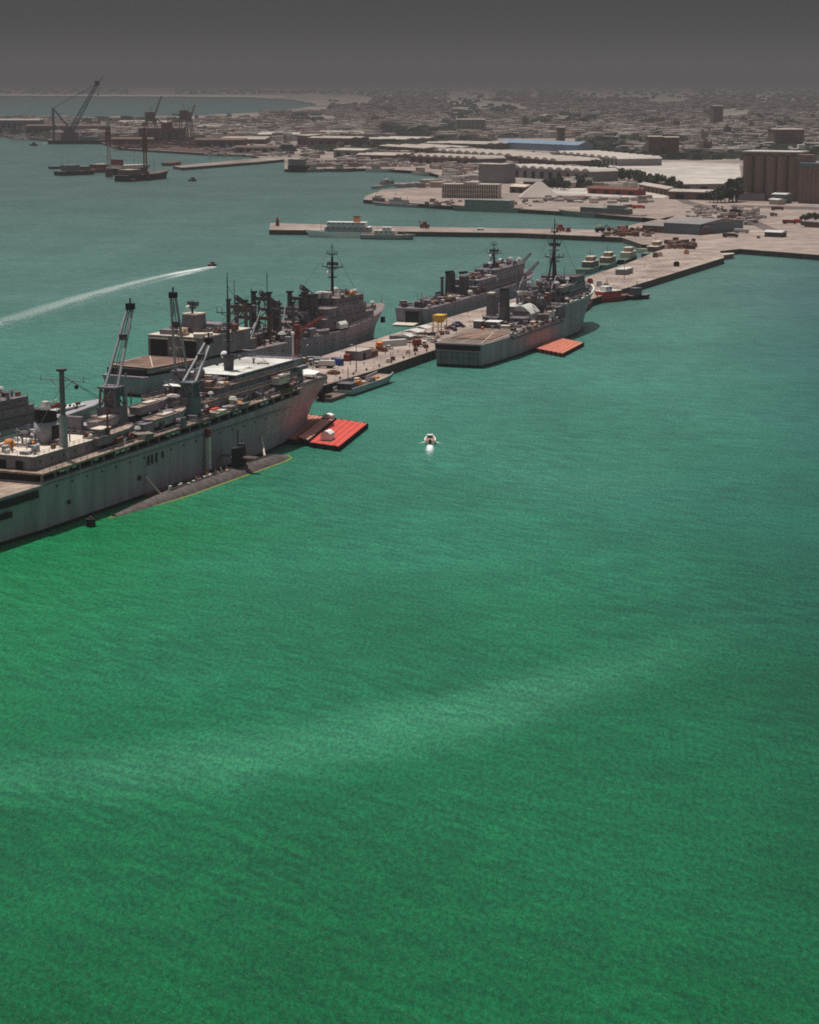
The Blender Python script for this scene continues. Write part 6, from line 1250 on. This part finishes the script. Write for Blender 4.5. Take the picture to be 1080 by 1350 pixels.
def yard(seed, ur, vr, cnt, name, label, m='town', sc=1.):
    rnd = random.Random(seed); b = MB()
    for i in range(cnt):
        p = P(rnd.uniform(*ur), rnd.uniform(*vr), ZL); w_ = rnd.uniform(1.5, 5) * sc; d_ = rnd.uniform(1.5, 4) * sc; h_ = rnd.uniform(1, 4) * (1 + (sc - 1) * .35); b.box(p.x - w_, p.x + w_, p.y - d_, p.y + d_, ZL, ZL + h_)
    tag(b.build(name, m), label, None, None, 'stuff')
yard(21, (0, 262), (176, 184), 420, 'yard_clutter', 'scrap and stores heaped on the shipyard quay')
yard(25, (150, 268), (184, 196), 260, 'yard_clutter', 'rusty scrap, plates and stores on the shipyard ground', 'rusty')
yard(26, (270, 385), (180, 207), 320, 'yard_clutter', 'stores and parked plant inland of the sandy spit')
yard(27, (40, 400), (158, 178), 420, 'yard_clutter', 'pale roofs and stores on the flat ground behind the shipyard', 'pale_roofs', 4)
yard(22, (384, 560), (213, 220), 160, 'yard_clutter', 'stores scattered on the fourth quay')
yard(23, (690, 860), (262, 268), 60, 'yard_clutter', 'small stores along the third quay')
yard(24, (905, 1000), (274, 297), 110, 'yard_clutter', 'small stores by the road junction', 'town', .55)
yard(28, (795, 862), (302, 312), 70, 'yard_clutter', 'plant and stores at the shore end of the second pier', 'rusty', .5)
yard(29, (880, 915), (319, 329), 60, 'yard_clutter', 'reddish stores at the shore end of the far pier', 'rusty', .5)
yard(30, (560, 700), (266, 272), 40, 'yard_clutter', 'small stores in front of the arcaded building', 'town', .6)

# ---------------------------------------------------------------- people
def person_mesh(kind):
    """one continuous standing figure, 1.75 m"""
    me = bpy.data.meshes.new('person'); ln = kind == 1
    v = [(0, 0, .95), (0, 0, 1.15), (0, 0, 1.38), (0, 0, 1.5), (.02, 0, 1.64), (.02, 0, 1.74), (0, .19, 1.4), (.04 + .1 * ln, .26, 1.14), (.12 + .2 * ln, .24, .92 + .2 * ln), (0, -.19, 1.4), (.02, -.26, 1.14), (.1, -.25, .9), (0, .1, .88), (.03, .12, .48), (0 - .08 * ln, .13, .07), (.14 - .08 * ln, .14, .03), (0, -.1, .88), (.02, -.12, .48), (0 + .1 * ln, -.13, .07), (.14 + .1 * ln, -.14, .03)]
    e = [(0, 1), (1, 2), (2, 3), (3, 4), (4, 5), (2, 6), (6, 7), (7, 8), (2, 9), (9, 10), (10, 11), (0, 12), (12, 13), (13, 14), (14, 15), (0, 16), (16, 17), (17, 18), (18, 19)]
    rd = [.16, .14, .17, .06, .1, .075, .075, .055, .04, .075, .055, .04, .1, .07, .05, .04, .1, .07, .05, .04]
    me.from_pydata(v, e, []); o = bpy.data.objects.new('p', me); COL.objects.link(o)
    mo = o.modifiers.new('s', 'SKIN')
    for i, sv in enumerate(me.skin_vertices[0].data): sv.radius = (rd[i], rd[i]); sv.use_root = i == 0
    sb = o.modifiers.new('u', 'SUBSURF'); sb.levels = 1
    dg = bpy.context.evaluated_depsgraph_get(); dg.update(); m2 = bpy.data.meshes.new_from_object(o.evaluated_get(dg)); bpy.data.objects.remove(o)
    m2.name = 'person'; return m2
def cloth_mat(name, shirt, legs):
    m, N, L, b = shader(name); b.inputs['Roughness'].default_value = .9
    tc = N.new('ShaderNodeTexCoord'); s = N.new('ShaderNodeSeparateXYZ'); L.new(tc.outputs['Object'], s.inputs[0]); r = N.new('ShaderNodeValToRGB'); r.color_ramp.interpolation = 'CONSTANT'
    k = N.new('ShaderNodeMath'); k.operation = 'DIVIDE'; k.inputs[1].default_value = 2.; L.new(s.outputs[2], k.inputs[0]); L.new(k.outputs[0], r.inputs[0])
    e = r.color_ramp.elements; e[0].position = 0; e[0].color = (.02, .018, .016, 1); e[1].position = .04; e[1].color = legs + (1,); a = e.new(.46); a.color = shirt + (1,); a = e.new(.755); a.color = (.36, .2, .14, 1)
    L.new(r.outputs[0], b.inputs['Base Color']); return m
M['c_orange'] = cloth_mat('orange_overalls', (.7, .2, .05), (.7, .2, .05)); M['c_white'] = cloth_mat('white_clothes', (.75, .73, .7), (.7, .68, .66)); M['c_blue'] = cloth_mat('blue_clothes', (.14, .22, .38), (.04, .05, .1)); M['c_tan'] = cloth_mat('tan_clothes', (.5, .36, .28), (.2, .17, .14))
pm = [person_mesh(0), person_mesh(1)]
PV = {}
for i in range(2):
    for k in ('c_orange', 'c_white', 'c_blue', 'c_tan'):
        m_ = pm[i].copy(); m_.materials.clear(); m_.materials.append(M[k]); PV[i, k] = m_
hair = proto(MB().ball((-.01, 0, 1.745), .105, 8, 5, .8), 'hair', 'hair')
def person(loc, rz, i, k, lb, grp):
    o = bpy.data.objects.new('person', PV[i, k]); COL.objects.link(o); o.location = loc; o.rotation_euler = (0, 0, rz); tag(o, lb, 'person', grp)
    h_ = bpy.data.objects.new('hair', hair); COL.objects.link(h_); h_.parent = o
rnd = random.Random(31)
for i in range(22):
    k = ('c_orange', 'c_orange', 'c_white', 'c_orange', 'c_blue', 'c_white')[i % 6]; x = 44 + i * 1.02 + rnd.uniform(-.3, .3) if i < 20 else (28, 82)[i - 20]
    cl = {'c_orange': 'orange overalls', 'c_white': 'white clothes', 'c_blue': 'blue shirt', 'c_tan': 'tan clothes'}[k]
    lb = 'person in %s standing on the submarine deck among the group behind the sail' % cl if i < 20 else ('person in %s alone on the aft deck of the submarine' % cl if i == 20 else 'person in %s alone on the bow deck of the submarine' % cl)
    person(S(x, rnd.uniform(-1.2, 1.2), 1.5), rnd.uniform(0, 6), i % 2, k, lb, 'crew on the submarine deck' if i < 20 else None)
for i in range(18):
    k = ('c_blue', 'c_white', 'c_tan')[i % 3]; p = P(*[(430, 497), (452, 492), (462, 482), (480, 482), (496, 474), (508, 468), (525, 466), (540, 460), (552, 448), (470, 465), (486, 468), (515, 470), (443, 497), (530, 470), (560, 452), (800, 373), (812, 372), (850, 352), (840, 364), (870, 350), (896, 345), (915, 340), (905, 344), (880, 341), (860, 358), (826, 370)][i], ZP)
    person(p, rnd.uniform(0, 6), i % 2, k, 'person in %s walking on the %s pier' % ({'c_white': 'white clothes', 'c_blue': 'a blue shirt', 'c_tan': 'tan clothes'}[k], 'near half of the long' if i < 15 else 'far half of the long'), 'people on the long pier')

# ---------------------------------------------------------------- the dusty air
HZ = bpy.data.materials.new('haze'); HZ.use_nodes = True; t = HZ.node_tree; t.nodes.remove(t.nodes['Principled BSDF'])
pv = t.nodes.new('ShaderNodeVolumePrincipled'); pv.inputs['Density'].default_value = HAZE_D; pv.inputs['Color'].default_value = HAZE_C; pv.inputs['Anisotropy'].default_value = 0.0
t.links.new(pv.outputs[0], t.nodes['Material Output'].inputs['Volume'])
b = MB().box(-91000, 91000, -4000, 151000, -6, 300); M['haze'] = HZ
tag(b.build('haze', 'haze'), kind='stuff')
